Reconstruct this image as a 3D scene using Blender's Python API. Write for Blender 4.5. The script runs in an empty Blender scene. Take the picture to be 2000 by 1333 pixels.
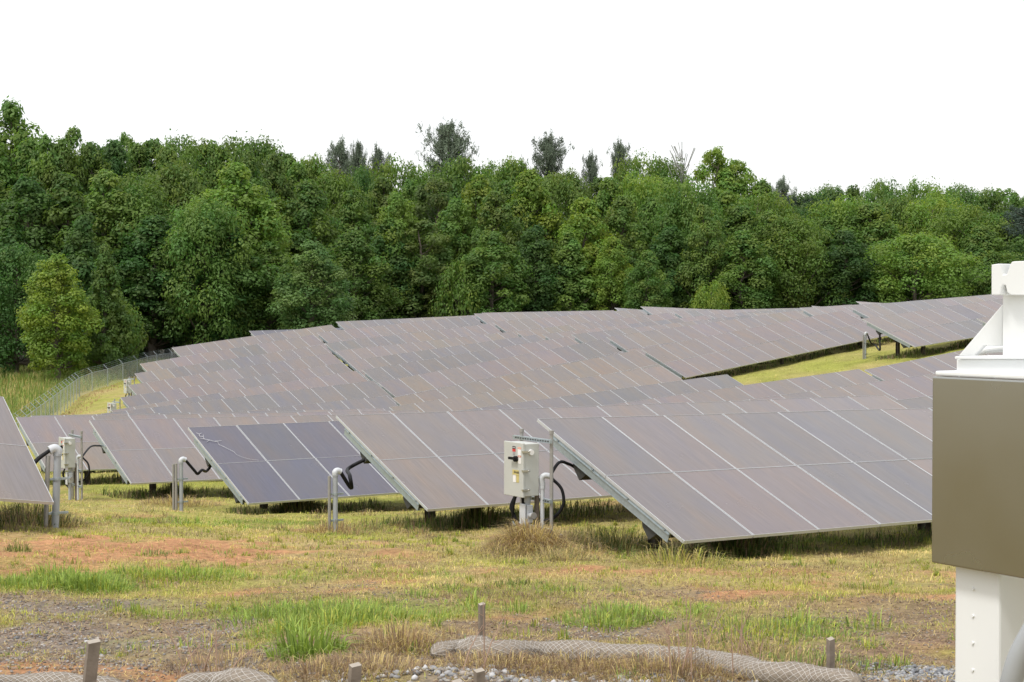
import bpy, math, random
import numpy as np
from mathutils import Vector, Matrix

rng = np.random.default_rng(7)
random.seed(7)
sc = bpy.context.scene
C = sc.collection
F_PX, PITCH, AZ = 3000.0, 0.02, math.radians(32.8)      # focal length in px of the 2000 px photograph, camera pitch, row azimuth
R3 = np.array([math.cos(AZ), math.sin(AZ), 0.0])          # along the rows
H3 = np.array([-math.sin(AZ), math.cos(AZ), 0.0])         # across the rows, away from the camera

# ------------------------------------------------------------ camera, sky, sun, exposure
cam = bpy.data.objects.new('camera', bpy.data.cameras.new('camera'))
C.objects.link(cam); sc.camera = cam
cam.rotation_euler = (math.pi/2 - PITCH, 0, 0)
cam.data.sensor_width = 36.0
cam.data.lens = 36.0*F_PX/2000.0
cam.data.clip_start = 0.1; cam.data.clip_end = 6000

SUN_EL, SUN_ROT = math.radians(60), math.radians(222)     # sun behind the camera, a little to its left
w = bpy.data.worlds.new('World'); sc.world = w; w.use_nodes = True
nt = w.node_tree; nt.nodes.clear()
sky = nt.nodes.new('ShaderNodeTexSky'); sky.sky_type = 'NISHITA'; sky.sun_disc = False
sky.sun_elevation = SUN_EL; sky.sun_rotation = SUN_ROT; sky.dust_density = 5; sky.air_density = 1.2
bg1 = nt.nodes.new('ShaderNodeBackground'); bg1.inputs['Strength'].default_value = 0.05
nt.links.new(sky.outputs[0], bg1.inputs[0])
bg2 = nt.nodes.new('ShaderNodeBackground')                # the bright even overcast
bg2.inputs['Color'].default_value = (1.0, 1.0, 1.0, 1); bg2.inputs['Strength'].default_value = 0.92
ad = nt.nodes.new('ShaderNodeAddShader'); wo = nt.nodes.new('ShaderNodeOutputWorld')
nt.links.new(bg1.outputs[0], ad.inputs[0]); nt.links.new(bg2.outputs[0], ad.inputs[1]); nt.links.new(ad.outputs[0], wo.inputs[0])
sl = bpy.data.lights.new('sun', 'SUN'); sl.energy = 2.2; sl.angle = math.radians(10); sl.color = (1.0, 0.975, 0.94)
so = bpy.data.objects.new('sun', sl); C.objects.link(so)
sd = Vector((math.sin(SUN_ROT)*math.cos(SUN_EL), math.cos(SUN_ROT)*math.cos(SUN_EL), math.sin(SUN_EL)))
so.rotation_euler = sd.to_track_quat('Z', 'Y').to_euler()
sc.view_settings.view_transform = 'Standard'; sc.view_settings.look = 'None'
sc.view_settings.exposure = 0.12; sc.view_settings.gamma = 1.0; sc.view_settings.use_curve_mapping = False
sc.render.engine = 'CYCLES'
sc.cycles.max_bounces = 6; sc.cycles.diffuse_bounces = 3; sc.cycles.glossy_bounces = 3
sc.cycles.transmission_bounces = 3; sc.cycles.transparent_max_bounces = 8
sc.cycles.use_denoising = True; sc.cycles.sample_clamp_indirect = 4

# ------------------------------------------------------------ helpers
def tag(o, label=None, cat=None, group=None, kind=None):
    if label: o['label'] = label
    if cat: o['category'] = cat
    if group: o['group'] = group
    if kind: o['kind'] = kind
    return o
def empty(name, loc, label, cat, group=None):
    o = bpy.data.objects.new(name, None); C.objects.link(o); o.location = loc
    o.empty_display_size = .2
    return tag(o, label, cat, group)
class MB:
    """collects vertices and faces, several materials allowed"""
    def __init__(s): s.v = []; s.f = []; s.m = []; s.sm = []
    def add(s, vs, fs, mi=0, smooth=False):
        b = len(s.v); s.v += [tuple(map(float, p)) for p in vs]
        for f in fs: s.f.append(tuple(b+i for i in f)); s.m.append(mi); s.sm.append(smooth)
    def box(s, c, d, mi=0, axes=None):
        c = np.array(c, float); d = np.array(d, float)/2
        A = np.eye(3) if axes is None else np.array(axes, float)
        vs = [c + A[0]*d[0]*x + A[1]*d[1]*y + A[2]*d[2]*z for x in (-1, 1) for y in (-1, 1) for z in (-1, 1)]
        s.add(vs, [(0, 1, 3, 2), (4, 6, 7, 5), (0, 4, 5, 1), (2, 3, 7, 6), (0, 2, 6, 4), (1, 5, 7, 3)], mi)
    def tube(s, pts, rad, n=8, mi=0, caps=True):
        pts = [np.array(p, float) for p in pts]
        rads = rad if hasattr(rad, '__len__') else [rad]*len(pts)
        rings = []
        up = None
        for i, p in enumerate(pts):
            t = pts[min(i+1, len(pts)-1)] - pts[max(i-1, 0)]; t /= max(np.linalg.norm(t), 1e-9)
            if up is None:
                up = np.array([0, 0, 1.]) if abs(t[2]) < .9 else np.array([1., 0, 0])
            a = np.cross(t, up); a /= max(np.linalg.norm(a), 1e-9); b = np.cross(a, t); up = b
            rings.append([p + rads[i]*(a*math.cos(2*math.pi*k/n) + b*math.sin(2*math.pi*k/n)) for k in range(n)])
        vs = [q for r in rings for q in r]; fs = []
        for i in range(len(pts)-1):
            for k in range(n):
                k2 = (k+1) % n; fs.append((i*n+k, i*n+k2, (i+1)*n+k2, (i+1)*n+k))
        s.add(vs, fs, mi, True)
        if caps:
            b = len(vs)
            s.add(rings[0], [tuple(range(n))[::-1]], mi); s.add(rings[-1], [tuple(range(n))], mi)
    def prism(s, outline, ax, ay, az, o, th, mi=0):
        """outline (list of 2D) in plane ax, ay at o, extruded along az by th"""
        o, ax, ay, az = (np.array(q, float) for q in (o, ax, ay, az)); n = len(outline)
        a = [o + ax*x + ay*y for x, y in outline]; b = [q + az*th for q in a]
        s.add(a+b, [tuple(range(n))[::-1], tuple(range(n, 2*n))] + [(i, (i+1) % n, n+(i+1) % n, n+i) for i in range(n)], mi)
    def mesh(s, name, mats):
        me = bpy.data.meshes.new(name); me.from_pydata(s.v, [], s.f)
        for m in mats: me.materials.append(m)
        me.polygons.foreach_set('material_index', s.m); me.polygons.foreach_set('use_smooth', s.sm)
        me.update(); return me
    def obj(s, name, mats, parent=None, loc=None):
        mats = mats if isinstance(mats, (list, tuple)) else [mats]
        o = bpy.data.objects.new(name, s.mesh(name, mats)); C.objects.link(o)
        if parent is not None: o.parent = parent
        if loc is not None: o.location = loc
        return o
def fast_mesh(name, V, F, mats, col=None, smooth=False):
    """V (n,3), F (m,k) numpy with k constant; col per-vertex rgb"""
    me = bpy.data.meshes.new(name); k = F.shape[1]
    me.vertices.add(len(V)); me.vertices.foreach_set('co', V.astype(np.float32).ravel())
    me.loops.add(F.size); me.loops.foreach_set('vertex_index', F.astype(np.int32).ravel())
    me.polygons.add(len(F)); me.polygons.foreach_set('loop_start', np.arange(0, F.size, k, dtype=np.int32))
    me.polygons.foreach_set('loop_total', np.full(len(F), k, dtype=np.int32))
    if smooth: me.polygons.foreach_set('use_smooth', np.ones(len(F), bool))
    for m in mats: me.materials.append(m)
    me.update(calc_edges=True)
    if col is not None:
        a = me.color_attributes.new('tint', 'FLOAT_COLOR', 'POINT')
        a.data.foreach_set('color', np.concatenate([col, np.ones((len(V), 1))], 1).astype(np.float32).ravel())
    return me
def link(name, me, parent=None):
    o = bpy.data.objects.new(name, me); C.objects.link(o)
    if parent is not None: o.parent = parent
    return o

# value noise for numpy
_T = rng.random((256, 256))
def vnoise(x, y, s=1.0, o=0):
    x = np.asarray(x)/s + 37.3*o; y = np.asarray(y)/s + 11.7*o
    xi = np.floor(x).astype(int); yi = np.floor(y).astype(int); fx = x-xi; fy = y-yi
    fx = fx*fx*(3-2*fx); fy = fy*fy*(3-2*fy)
    g = lambda a, b: _T[a % 256, b % 256]
    return (g(xi, yi)*(1-fx)+g(xi+1, yi)*fx)*(1-fy) + (g(xi, yi+1)*(1-fx)+g(xi+1, yi+1)*fx)*fy
def fbm(x, y, s, o=0, n=4):
    t = 0; a = .5
    for i in range(n): t = t + a*vnoise(x, y, s/2**i, o+i*3); a *= .5
    return t/(1-.5**n)

# ------------------------------------------------------------ materials
def mat(name, col=(.5, .5, .5), rough=.6, metal=0., noise=0., nscale=8., bump=0., spec=.5):
    m = bpy.data.materials.new(name); m.use_nodes = True; t = m.node_tree; b = t.nodes['Principled BSDF']
    b.inputs['Base Color'].default_value = (*col, 1); b.inputs['Roughness'].default_value = rough
    b.inputs['Metallic'].default_value = metal; b.inputs['Specular IOR Level'].default_value = spec
    if noise or bump:
        tc = t.nodes.new('ShaderNodeTexCoord'); n = t.nodes.new('ShaderNodeTexNoise')
        n.inputs['Scale'].default_value = nscale; n.inputs['Detail'].default_value = 6
        t.links.new(tc.outputs['Object'], n.inputs['Vector'])
        if noise:
            mx = t.nodes.new('ShaderNodeMix'); mx.data_type = 'RGBA'
            mx.inputs[6].default_value = (*[c*(1-noise) for c in col], 1); mx.inputs[7].default_value = (*[min(1, c*(1+noise)) for c in col], 1)
            t.links.new(n.outputs['Fac'], mx.inputs[0]); t.links.new(mx.outputs[2], b.inputs['Base Color'])
        if bump:
            bp = t.nodes.new('ShaderNodeBump'); bp.inputs['Strength'].default_value = bump; bp.inputs['Distance'].default_value = .02
            t.links.new(n.outputs['Fac'], bp.inputs['Height']); t.links.new(bp.outputs[0], b.inputs['Normal'])
    return m
M = {}
M['alu'] = mat('aluminium', (.52, .53, .54), .45, .35, .1, 20)
M['galv'] = mat('galvanised_steel', (.36, .41, .43), .45, .55, .25, 25)
M['galv_shade'] = mat('hollow_shade_steel', (.05, .05, .047), .7, .2, .3, 10)  # purlin steel; the shade of its hollow inside is put into the dark colour
M['pile'] = mat('pile_steel', (.10, .085, .07), .8, .2, .4, 8)
M['pvc'] = mat('grey_pvc', (.34, .36, .375), .45, 0, .08, 12)
M['pvc_light'] = mat('pale_pvc', (.50, .52, .54), .4, 0, .06, 12)
M['conduit'] = mat('weathered_conduit', (.30, .29, .27), .55, .3, .2, 30)
M['box'] = mat('pale_enclosure', (.45, .46, .43), .45, 0, .06, 6)
M['black'] = mat('black_rubber', (.008, .008, .009), .6, spec=.2)
M['white'] = mat('white_paint', (.70, .715, .71), .35, 0, .03, 3)
M['chrome'] = mat('stainless', (.55, .54, .5), .3, .9)
M['red'] = mat('red_label', (.55, .03, .03), .5); M['orange'] = mat('orange_label', (.75, .22, .1), .5)
M['paper'] = mat('label_white', (.75, .74, .72), .6); M['yellow'] = mat('label_tan', (.5, .42, .16), .6)
M['ink'] = mat('label_ink', (.03, .03, .03), .6); M['greytxt'] = mat('label_grey', (.3, .3, .3), .6)
M['wood'] = mat('weathered_wood', (.19, .155, .12), .85, 0, .45, 18, .4)
M['wood_top'] = mat('sawn_wood', (.33, .29, .24), .85, 0, .3, 25, .3)
M['bark'] = mat('bark', (.12, .10, .08), .9, 0, .3, 3, .4)
M['crack'] = mat('cracked_glass', (.5, .5, .52), .5)

def glass_mat():
    m = bpy.data.materials.new('thin_film_glass'); m.use_nodes = True; t = m.node_tree; N = t.nodes; L = t.links
    b = N['Principled BSDF']
    tc = N.new('ShaderNodeTexCoord'); oi = N.new('ShaderNodeObjectInfo')
    add = N.new('ShaderNodeVectorMath'); add.operation = 'ADD'
    mul = N.new('ShaderNodeVectorMath'); mul.operation = 'SCALE'; mul.inputs['Scale'].default_value = 37.0
    cmb = N.new('ShaderNodeCombineXYZ')
    for i in range(3): L.new(oi.outputs['Random'], cmb.inputs[i])
    L.new(cmb.outputs[0], mul.inputs[0]); L.new(tc.outputs['Object'], add.inputs[0]); L.new(mul.outputs[0], add.inputs[1])
    # broad iridescent bands along the panel
    mp = N.new('ShaderNodeMapping'); mp.inputs['Scale'].default_value = (3.2, .7, 1); L.new(add.outputs[0], mp.inputs[0])
    n1 = N.new('ShaderNodeTexNoise'); n1.inputs['Scale'].default_value = 1.0; n1.inputs['Detail'].default_value = 3; L.new(mp.outputs[0], n1.inputs['Vector'])
    cr = N.new('ShaderNodeValToRGB'); e = cr.color_ramp.elements
    e[0].position = .28; e[0].color = (.90, .92, 1.04, 1); e[1].position = .72; e[1].color = (1.12, .99, .88, 1)
    k = cr.color_ramp.elements.new(.5); k.color = (1.0, .975, .975, 1)
    L.new(n1.outputs['Fac'], cr.inputs[0])
    # fine scribe streaks
    mp2 = N.new('ShaderNodeMapping'); mp2.inputs['Scale'].default_value = (60, 2.2, 1); L.new(add.outputs[0], mp2.inputs[0])
    n2 = N.new('ShaderNodeTexNoise'); n2.inputs['Scale'].default_value = 1.0; n2.inputs['Detail'].default_value = 2; L.new(mp2.outputs[0], n2.inputs['Vector'])
    mr = N.new('ShaderNodeMapRange'); mr.inputs[1].default_value = .3; mr.inputs[2].default_value = .7; mr.inputs[3].default_value = .88; mr.inputs[4].default_value = 1.1
    L.new(n2.outputs['Fac'], mr.inputs[0])
    m1 = N.new('ShaderNodeMix'); m1.data_type = 'RGBA'; m1.blend_type = 'MULTIPLY'; m1.inputs[0].default_value = 1
    L.new(oi.outputs['Color'], m1.inputs[6]); L.new(cr.outputs[0], m1.inputs[7])
    m2 = N.new('ShaderNodeVectorMath'); m2.operation = 'SCALE'; L.new(m1.outputs[2], m2.inputs[0]); L.new(mr.outputs[0], m2.inputs['Scale'])
    L.new(m2.outputs[0], b.inputs['Base Color'])
    # dust film: rougher toward patches
    n3 = N.new('ShaderNodeTexNoise'); n3.inputs['Scale'].default_value = 2.0; n3.inputs['Detail'].default_value = 5; L.new(add.outputs[0], n3.inputs['Vector'])
    mr2 = N.new('ShaderNodeMapRange'); mr2.inputs[3].default_value = .14; mr2.inputs[4].default_value = .34; L.new(n3.outputs['Fac'], mr2.inputs[0]); L.new(mr2.outputs[0], b.inputs['Roughness'])
    b.inputs['Specular IOR Level'].default_value = .62
    return m
M['glass'] = glass_mat()

def leaf_mat(name, trans=.35, rough=.55):
    """tint attribute x object colour, a little light passing through the blades"""
    m = bpy.data.materials.new(name); m.use_nodes = True; t = m.node_tree; N = t.nodes; L = t.links
    b = N['Principled BSDF']; out = N['Material Output']
    at = N.new('ShaderNodeAttribute'); at.attribute_name = 'tint'; oi = N.new('ShaderNodeObjectInfo')
    mx = N.new('ShaderNodeMix'); mx.data_type = 'RGBA'; mx.blend_type = 'MULTIPLY'; mx.inputs[0].default_value = 1
    L.new(at.outputs['Color'], mx.inputs[6]); L.new(oi.outputs['Color'], mx.inputs[7])
    L.new(mx.outputs[2], b.inputs['Base Color']); b.inputs['Roughness'].default_value = rough
    b.inputs['Specular IOR Level'].default_value = .3
    tr = N.new('ShaderNodeBsdfTranslucent'); hs = N.new('ShaderNodeHueSaturation'); hs.inputs['Value'].default_value = 1.3; hs.inputs['Saturation'].default_value = 1.1
    L.new(mx.outputs[2], hs.inputs['Color']); L.new(hs.outputs[0], tr.inputs[0])
    ms = N.new('ShaderNodeMixShader'); ms.inputs[0].default_value = trans
    L.new(b.outputs[0], ms.inputs[1]); L.new(tr.outputs[0], ms.inputs[2]); L.new(ms.outputs[0], out.inputs[0])
    return m
M['leaf'] = leaf_mat('leaf', .48); M['needle'] = leaf_mat('needle', .12, .7); M['blade'] = leaf_mat('grass_blade', .3, .7)
M['stone'] = leaf_mat('stone', 0, .85)

def ground_mat():
    m = bpy.data.materials.new('ground_cover'); m.use_nodes = True; t = m.node_tree; N = t.nodes; L = t.links
    b = N['Principled BSDF']; b.inputs['Roughness'].default_value = .95; b.inputs['Specular IOR Level'].default_value = .1
    at = N.new('ShaderNodeAttribute'); at.attribute_name = 'tint'; tc = N.new('ShaderNodeTexCoord')
    n1 = N.new('ShaderNodeTexNoise'); n1.inputs['Scale'].default_value = 14; n1.inputs['Detail'].default_value = 8; n1.inputs['Roughness'].default_value = .7
    n2 = N.new('ShaderNodeTexNoise'); n2.inputs['Scale'].default_value = 1.2; n2.inputs['Detail'].default_value = 7; n2.inputs['Roughness'].default_value = .7
    L.new(tc.outputs['Object'], n1.inputs[0]); L.new(tc.outputs['Object'], n2.inputs[0])
    a = N.new('ShaderNodeMapRange'); a.inputs[1].default_value = .25; a.inputs[2].default_value = .75; a.inputs[3].default_value = .4; a.inputs[4].default_value = 1.5; L.new(n1.outputs['Fac'], a.inputs[0])
    c = N.new('ShaderNodeMapRange'); c.inputs[1].default_value = .25; c.inputs[2].default_value = .75; c.inputs[3].default_value = .7; c.inputs[4].default_value = 1.3; L.new(n2.outputs['Fac'], c.inputs[0])
    mu = N.new('ShaderNodeMath'); mu.operation = 'MULTIPLY'; L.new(a.outputs[0], mu.inputs[0]); L.new(c.outputs[0], mu.inputs[1])
    s = N.new('ShaderNodeVectorMath'); s.operation = 'SCALE'; L.new(at.outputs['Color'], s.inputs[0]); L.new(mu.outputs[0], s.inputs['Scale'])
    L.new(s.outputs[0], b.inputs['Base Color'])
    bp = N.new('ShaderNodeBump'); bp.inputs['Strength'].default_value = .8; bp.inputs['Distance'].default_value = .04; L.new(n1.outputs['Fac'], bp.inputs['Height']); L.new(bp.outputs[0], b.inputs['Normal'])
    return m
M['ground'] = ground_mat()

# ------------------------------------------------------------ where the solar tables stand (surveyed from their upper edges)
C1, CP = 14.633, 6.044                                    # distance of the upper edge of row 1 and the row spacing
TILT, LSLOPE, WMOD = math.radians(21.7), 2.98, .957
def ray(x, y):
    a = (x-1000)/F_PX; b = -(y-666.5)/F_PX; cp, sp = math.cos(PITCH), math.sin(PITCH)
    return np.array([a, cp+b*sp, b*cp-sp])
def cross_of(k): return 15.12 if k == 1 else C1 + CP*(k-1)
def on_row(k, x, y):
    d = ray(x, y); return d*(cross_of(k)/np.dot(d, H3))
TABLES = {}                                               # (row, letter) -> along0, along1, z0, z1 of the upper edge
def T(k, t, a0, a1, z0, z1): TABLES[(k, t)] = (a0, a1, z0, z1)
def Tpx(k, t, x0, y0, x1, y1, n0=0, n1=12):
    p, q = on_row(k, x0, y0), on_row(k, x1, y1); a, b = p@R3, q@R3
    da = (b-a)/(n1-n0); dz = (q[2]-p[2])/(n1-n0)
    if abs(math.hypot(da, dz)/WMOD-1) > .035: da = da/abs(da)*math.sqrt(max(WMOD**2-dz**2, .1))
    T(k, t, a-n0*da, a+(12-n0)*da, p[2]-n0*dz, p[2]+(12-n0)*dz)
Tpx(1, 'a', 1049.2, 818.4, 1813.4, 796.8, 0, 7)
T(2, 'a', 10.20, 21.74, -1.57, -1.61); T(3, 'a', 10.19, 21.54, -2.13, -2.14); T(3, 'b', 21.78, 33.32, -2.20, -1.33)
T(4, 'a', 10.26, 21.62, -2.37, -2.56); T(4, 'b', 21.81, 33.39, -2.69, -1.74); T(4, 'c', 33.62, 45.22, -1.77, -.36)
T(5, 'a', 10.32, 21.78, -2.66, -2.89); T(5, 'b', 21.96, 33.46, -3.05, -2.11)
T(6, 'a', 12.34, 23.86, -3.05, -3.23); T(6, 'b', 24.07, 35.50, -3.20, -2.06); T(6, 'd', 45.84, 57.62, -.34, .83)
T(7, 'a', 15.63, 27.23, -3.94, -3.20); T(7, 'b', 27.44, 38.97, -3.29, -1.65); T(7, 'c', 39.20, 50.77, -1.62, -.01)
T(8, 'a', 18.29, 29.82, -3.89, -2.93); T(8, 'b', 30.04, 41.60, -3.01, -1.33); T(8, 'c', 41.84, 53.57, -1.22, -.02)
T(9, 'a', 20.66, 32.10, -4.18, -2.76); T(9, 'b', 32.39, 43.93, -2.74, -1.31); T(9, 'c', 44.13, 55.85, -1.21, -.25)
T(10, 'a', 23.07, 34.42, -4.01, -2.62); T(10, 'b', 34.65, 46.08, -2.54, -1.31); T(10, 'c', 46.44, 57.85, -1.29, -.29)
T(11, 'a', 25.49, 36.77, -3.75, -2.31); T(11, 'b', 36.98, 48.38, -2.19, -1.24); T(11, 'c', 48.62, 59.95, -1.23, -.15)
T(12, 'a', 27.90, 39.07, -3.43, -2.03); T(12, 'b', 39.31, 50.63, -1.94, -.82); T(12, 'c', 50.85, 62.13, -.74, .08)
T(13, 'a', 30.30, 41.42, -3.12, -1.52); T(13, 'b', 41.67, 52.95, -1.39, -.36)
T(14, 'a', 34.49, 45.64, -2.35, -.96); T(14, 'b', 45.98, 57.22, -.76, -.34); T(15, 'a', 42.31, 53.53, -1.42, -1.16)
Tpx(2, 'b', 1745, 783.2, 1811.3, 774.2, 0, 1)
Tpx(13, 'c', 925.8, 612.9, 1195, 607.5); Tpx(14, 'c', 941.3, 611.1, 1198, 606.5)
Tpx(13, 'd', 1200.5, 601.4, 1243, 604.3, 0, 2); Tpx(12, 'd', 1251.2, 598.8, 1380, 604.2, 0, 6)
Tpx(11, 'd', 1313, 607.6, 1578, 601.7); Tpx(10, 'd', 1384.5, 615.5, 1663, 595.2)
Tpx(9, 'd', 1472, 612.5, 1740, 596); Tpx(8, 'd', 1561.6, 601.4, 1885, 585)
Tpx(7, 'd', 1657, 598.5, 1960, 576.2, 0, 10); Tpx(11, 'e', 1585, 597.6, 1606, 599.2, 0, 1)
Tpx(10, 'e', 1672, 589, 1731, 592.6, 0, 3); Tpx(5, 'd', 1907.3, 622, 1960, 613, 0, 1.6)
# the table at the left edge of the picture: only its right-hand end is in view
def corner(k, t, n):
    a0, a1, z0, z1 = TABLES[(k, t)]
    p = R3*(a0+(a1-a0)*n/12) + H3*cross_of(k); p[2] = z0+(z1-z0)*n/12; return p
def basis(P0, P1, tilt=TILT):
    r = (P1-P0)/np.linalg.norm(P1-P0)
    u = H3*math.cos(tilt) + np.array([0, 0, 1.])*math.sin(tilt); u = u - r*np.dot(u, r); u /= np.linalg.norm(u)
    return r, u, np.cross(r, u)
def proj(P):
    sp, cp = math.sin(PITCH), math.cos(PITCH); fw = P[1]*cp-P[2]*sp; up = P[1]*sp+P[2]*cp
    return np.array([1000+F_PX*P[0]/fw, 666.5-F_PX*up/fw])
best = None
for cc in np.arange(16, 24, .1):
    for s in np.arange(-.15, .06, .01):
        d = ray(8, 775.1); Pt = d*(cc/np.dot(d, H3)); rr = R3*math.cos(s)+np.array([0, 0, 1])*math.sin(s)
        r_, u_, n_ = basis(Pt-rr*11.5, Pt); e = np.linalg.norm(proj(Pt-u_*LSLOPE)-np.array([107, 981.6]))
        q = proj(Pt-u_*LSLOPE-rr*.8); q0 = proj(Pt-u_*LSLOPE); e += 60*abs((q0[1]-q[1])/(q0[0]-q[0])-.072)
        if best is None or e < best[0]: best = (e, cc, s, Pt, rr)
WEST = (best[3]-best[4]*WMOD*12, best[3])

# ------------------------------------------------------------ terrain through the feet of the tables
ctrl = []
def cp_(p, z=None): ctrl.append((p[0], p[1], p[2] if z is None else z))
for kt in TABLES:
    for n in (0, 4, 8, 12):
        p = corner(*kt, n); c = p - H3*1.38; ctrl.append((c[0], c[1], p[2]-1.55))
for q in (0, .5, 1):
    p = WEST[0]*(1-q)+WEST[1]*q; c = p-H3*1.38; ctrl.append((c[0], c[1], p[2]-1.5))
def cpx(x, y, d):
    v = ray(x, y); v = v*(d/v[1]); ctrl.append((v[0], v[1], v[2]))
for x in (-300, 300, 1000, 1600, 2300):
    cpx(x, 1333, 7.7); cpx(x, 1268, 9.3); cpx(x, 1160, 12.4)
for x, y, d in ((1076, 1066, 17), (650, 1042, 20.8), (349, 990, 26.3), (107, 1024, 19.0), (1690, 712, 62),
                (155, 775, 140), (60, 861, 105), (110, 815, 122), (20, 898, 94), (210, 752, 152), (257, 735, 165), (335, 712, 182), (0, 815, 130), (-300, 860, 120),
                (-300, 720, 190), (0, 742, 170), (95, 738, 160)): cpx(x, y, d)
for X, Y, Z in ((-60, 0, -1.5), (60, 0, -1.5), (0, -5, -1.7), (0, -60, -1.7), (-80, 60, -5), (90, 60, -1), (110, 100, 0), (-20, 200, -6.5),
                (-100, 220, -7), (20, 200, -4.5), (70, 200, -3), (130, 200, -2), (0, 260, -5), (100, 260, -3), (-150, 300, -7), (200, 300, -2),
                (-400, 0, -6), (400, 0, 0), (-400, 500, -6), (400, 500, -2), (0, 600, -5), (0, 1400, -5), (-1400, 600, -6), (1400, 600, -3), (0, -400, -2)): ctrl.append((X, Y, Z))
K = np.array(ctrl)
_d = np.hypot(K[:, None, 0]-K[None, :, 0], K[:, None, 1]-K[None, :, 1])
_n = len(K); A_ = np.zeros((_n+3, _n+3)); A_[:_n, :_n] = _d - 1.2*np.eye(_n)
A_[:_n, _n] = 1; A_[:_n, _n+1:] = K[:, :2]/100; A_[_n:, :_n] = A_[:_n, _n:].T
_w = np.linalg.solve(A_, np.concatenate([K[:, 2], [0, 0, 0]]))
def ground_z(x, y, detail=True):
    x = np.atleast_1d(np.asarray(x, float)); y = np.atleast_1d(np.asarray(y, float)); out = np.empty(len(x))
    for i in range(0, len(x), 40000):
        xs, ys = x[i:i+40000], y[i:i+40000]
        out[i:i+40000] = np.hypot(xs[:, None]-K[None, :, 0], ys[:, None]-K[None, :, 1])@_w[:_n] + _w[_n] + xs/100*_w[_n+1] + ys/100*_w[_n+2]
    if detail:
        out += (fbm(x, y, 1.6, 5)-.5)*.12 + (fbm(x, y, .35, 9, 3)-.5)*.075
    return out
def gz(x, y): return float(ground_z([x], [y])[0])
def hit(x, y):
    """where the view ray through photo pixel (x, y) meets the ground"""
    v = ray(x, y); t = np.arange(5, 260, .5); P = v[None]*t[:, None]; g = ground_z(P[:, 0], P[:, 1], False)
    i = np.argmax(P[:, 2] < g)
    if P[i, 2] >= g[i]: i = len(t)-1
    lo, hi = t[max(i-1, 0)], t[i]
    for _ in range(14):
        m_ = (lo+hi)/2; q = v*m_
        if q[2] < gz(q[0], q[1]): hi = m_
        else: lo = m_
    q = v*hi; return np.array([q[0], q[1], gz(q[0], q[1])])

# ground colours (real colours of soil, straw, turf, gravel)
def lerp(a, b, t): t = np.clip(t, 0, 1)[:, None]; return a*(1-t)+b*t
def blobs(x, y, L):
    o = np.zeros(len(x))
    for bx, by, rx, ry, a in L: o = np.maximum(o, a*np.exp(-(((x-bx)/rx)**2+((y-by)/ry)**2)))
    return o
def px_blob(L): return [(*hit(x, y)[:2], rx, ry, a) for x, y, rx, ry, a in L]
CLAY = px_blob([(60, 1075, 1.9, 1.1, 1.2), (200, 1065, 1.9, 1.0, 1.2), (330, 1060, 1.5, .7, 1.1), (1180, 1120, 1.2, .35, .8), (1850, 1120, 1.2, .5, .8), (1000, 1115, 1.0, .3, .7), (350, 1072, 1.5, .6, 1), (480, 1075, 1.2, .5, .9), (600, 1065, .9, .5, .9), (30, 1100, 1.2, .7, .9),
                (420, 1155, .8, .3, .8), (1400, 1168, .9, .3, .7), (1700, 1150, .8, .4, .6), (745, 1105, .3, .2, .7), (60, 1310, .9, .35, 1), (850, 1180, .6, .3, .5), (300, 980, 2, .8, .5), (1390, 1120, 1.2, .4, .6), (1950, 1170, .7, .5, .7)])
GRAVEL = px_blob([(200, 1290, 2.0, .6, .9), (450, 1290, 1.0, .5, .7), (60, 1240, 1.3, 1.1, 1), (250, 1250, 1.2, .9, 1), (450, 1240, .8, .6, .8), (120, 1190, 1.3, .5, .8), (0, 1300, 1, 1, 1), (350, 1310, 1, .6, .9), (1020, 1328, 1.2, .35, 1), (1780, 1320, .9, .45, 1.1), (1720, 1330, .7, .3, 1.1), (1900, 1325, .9, .6, 1.1), (1050, 1225, .5, .25, .6), (800, 1325, .7, .35, .7), (600, 1225, .4, .3, .5)])
GREEN = px_blob([(330, 1130, 1.2, .45, 1), (150, 1130, .9, .5, 1), (600, 1130, 1.3, .6, .8), (620, 1200, 1.1, .4, 1), (700, 1210, .9, .3, .9), (400, 1030, 2.2, .8, .8), (560, 1020, 2.2, .7, .8), (1200, 1210, .8, .4, .9), (1500, 1215, 1.0, .5, .8), (1000, 1150, .5, .3, .6), (1650, 1060, 2.5, .8, .9), (600, 1250, .5, .3, .9), (30, 1150, .7, .4, .8), (1700, 1290, .9, .3, .5)])
BROWN = px_blob([(1150, 1300, 1.6, .45, 1), (780, 1260, .7, .5, .9), (1400, 1290, 1.0, .45, .8), (650, 1310, .8, .5, .8), (450, 1290, .7, .5, .6), (1600, 1290, .8, .4, .5), (850, 1225, .8, .3, .5), (950, 1100, 3, .6, .3), (1250, 1090, 2.2, .5, .6), (1600, 1190, 2.5, .8, .4), (1300, 1060, 3.0, .5, .5)])
def masks(x, y):
    jx = x + (fbm(x, y, 1.1, 21)-.5)*2.4; jy = y + (fbm(x, y, .9, 33)-.5)*1.5
    f = lambda L, o: np.clip((blobs(jx, jy, L) + (fbm(x, y, .5, o)-.5)*1.5 + (vnoise(x, y, .09, o)-.5)*.5 - .28)*1.6, 0, 1)*(blobs(jx, jy, L) > .06)
    return f(CLAY, 41), f(GRAVEL, 43), f(GREEN, 47), f(BROWN, 53)
STRAW_C = np.array([.36, .28, .125]); TURF_C = np.array([.27, .28, .06]); GREEN_C = np.array([.14, .20, .035]); CLAY_C = np.array([.43, .225, .115])
GRAV_C = np.array([.23, .19, .155]); BROWN_C = np.array([.20, .14, .09]); WOOD_C = np.array([.05, .045, .025])
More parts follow.
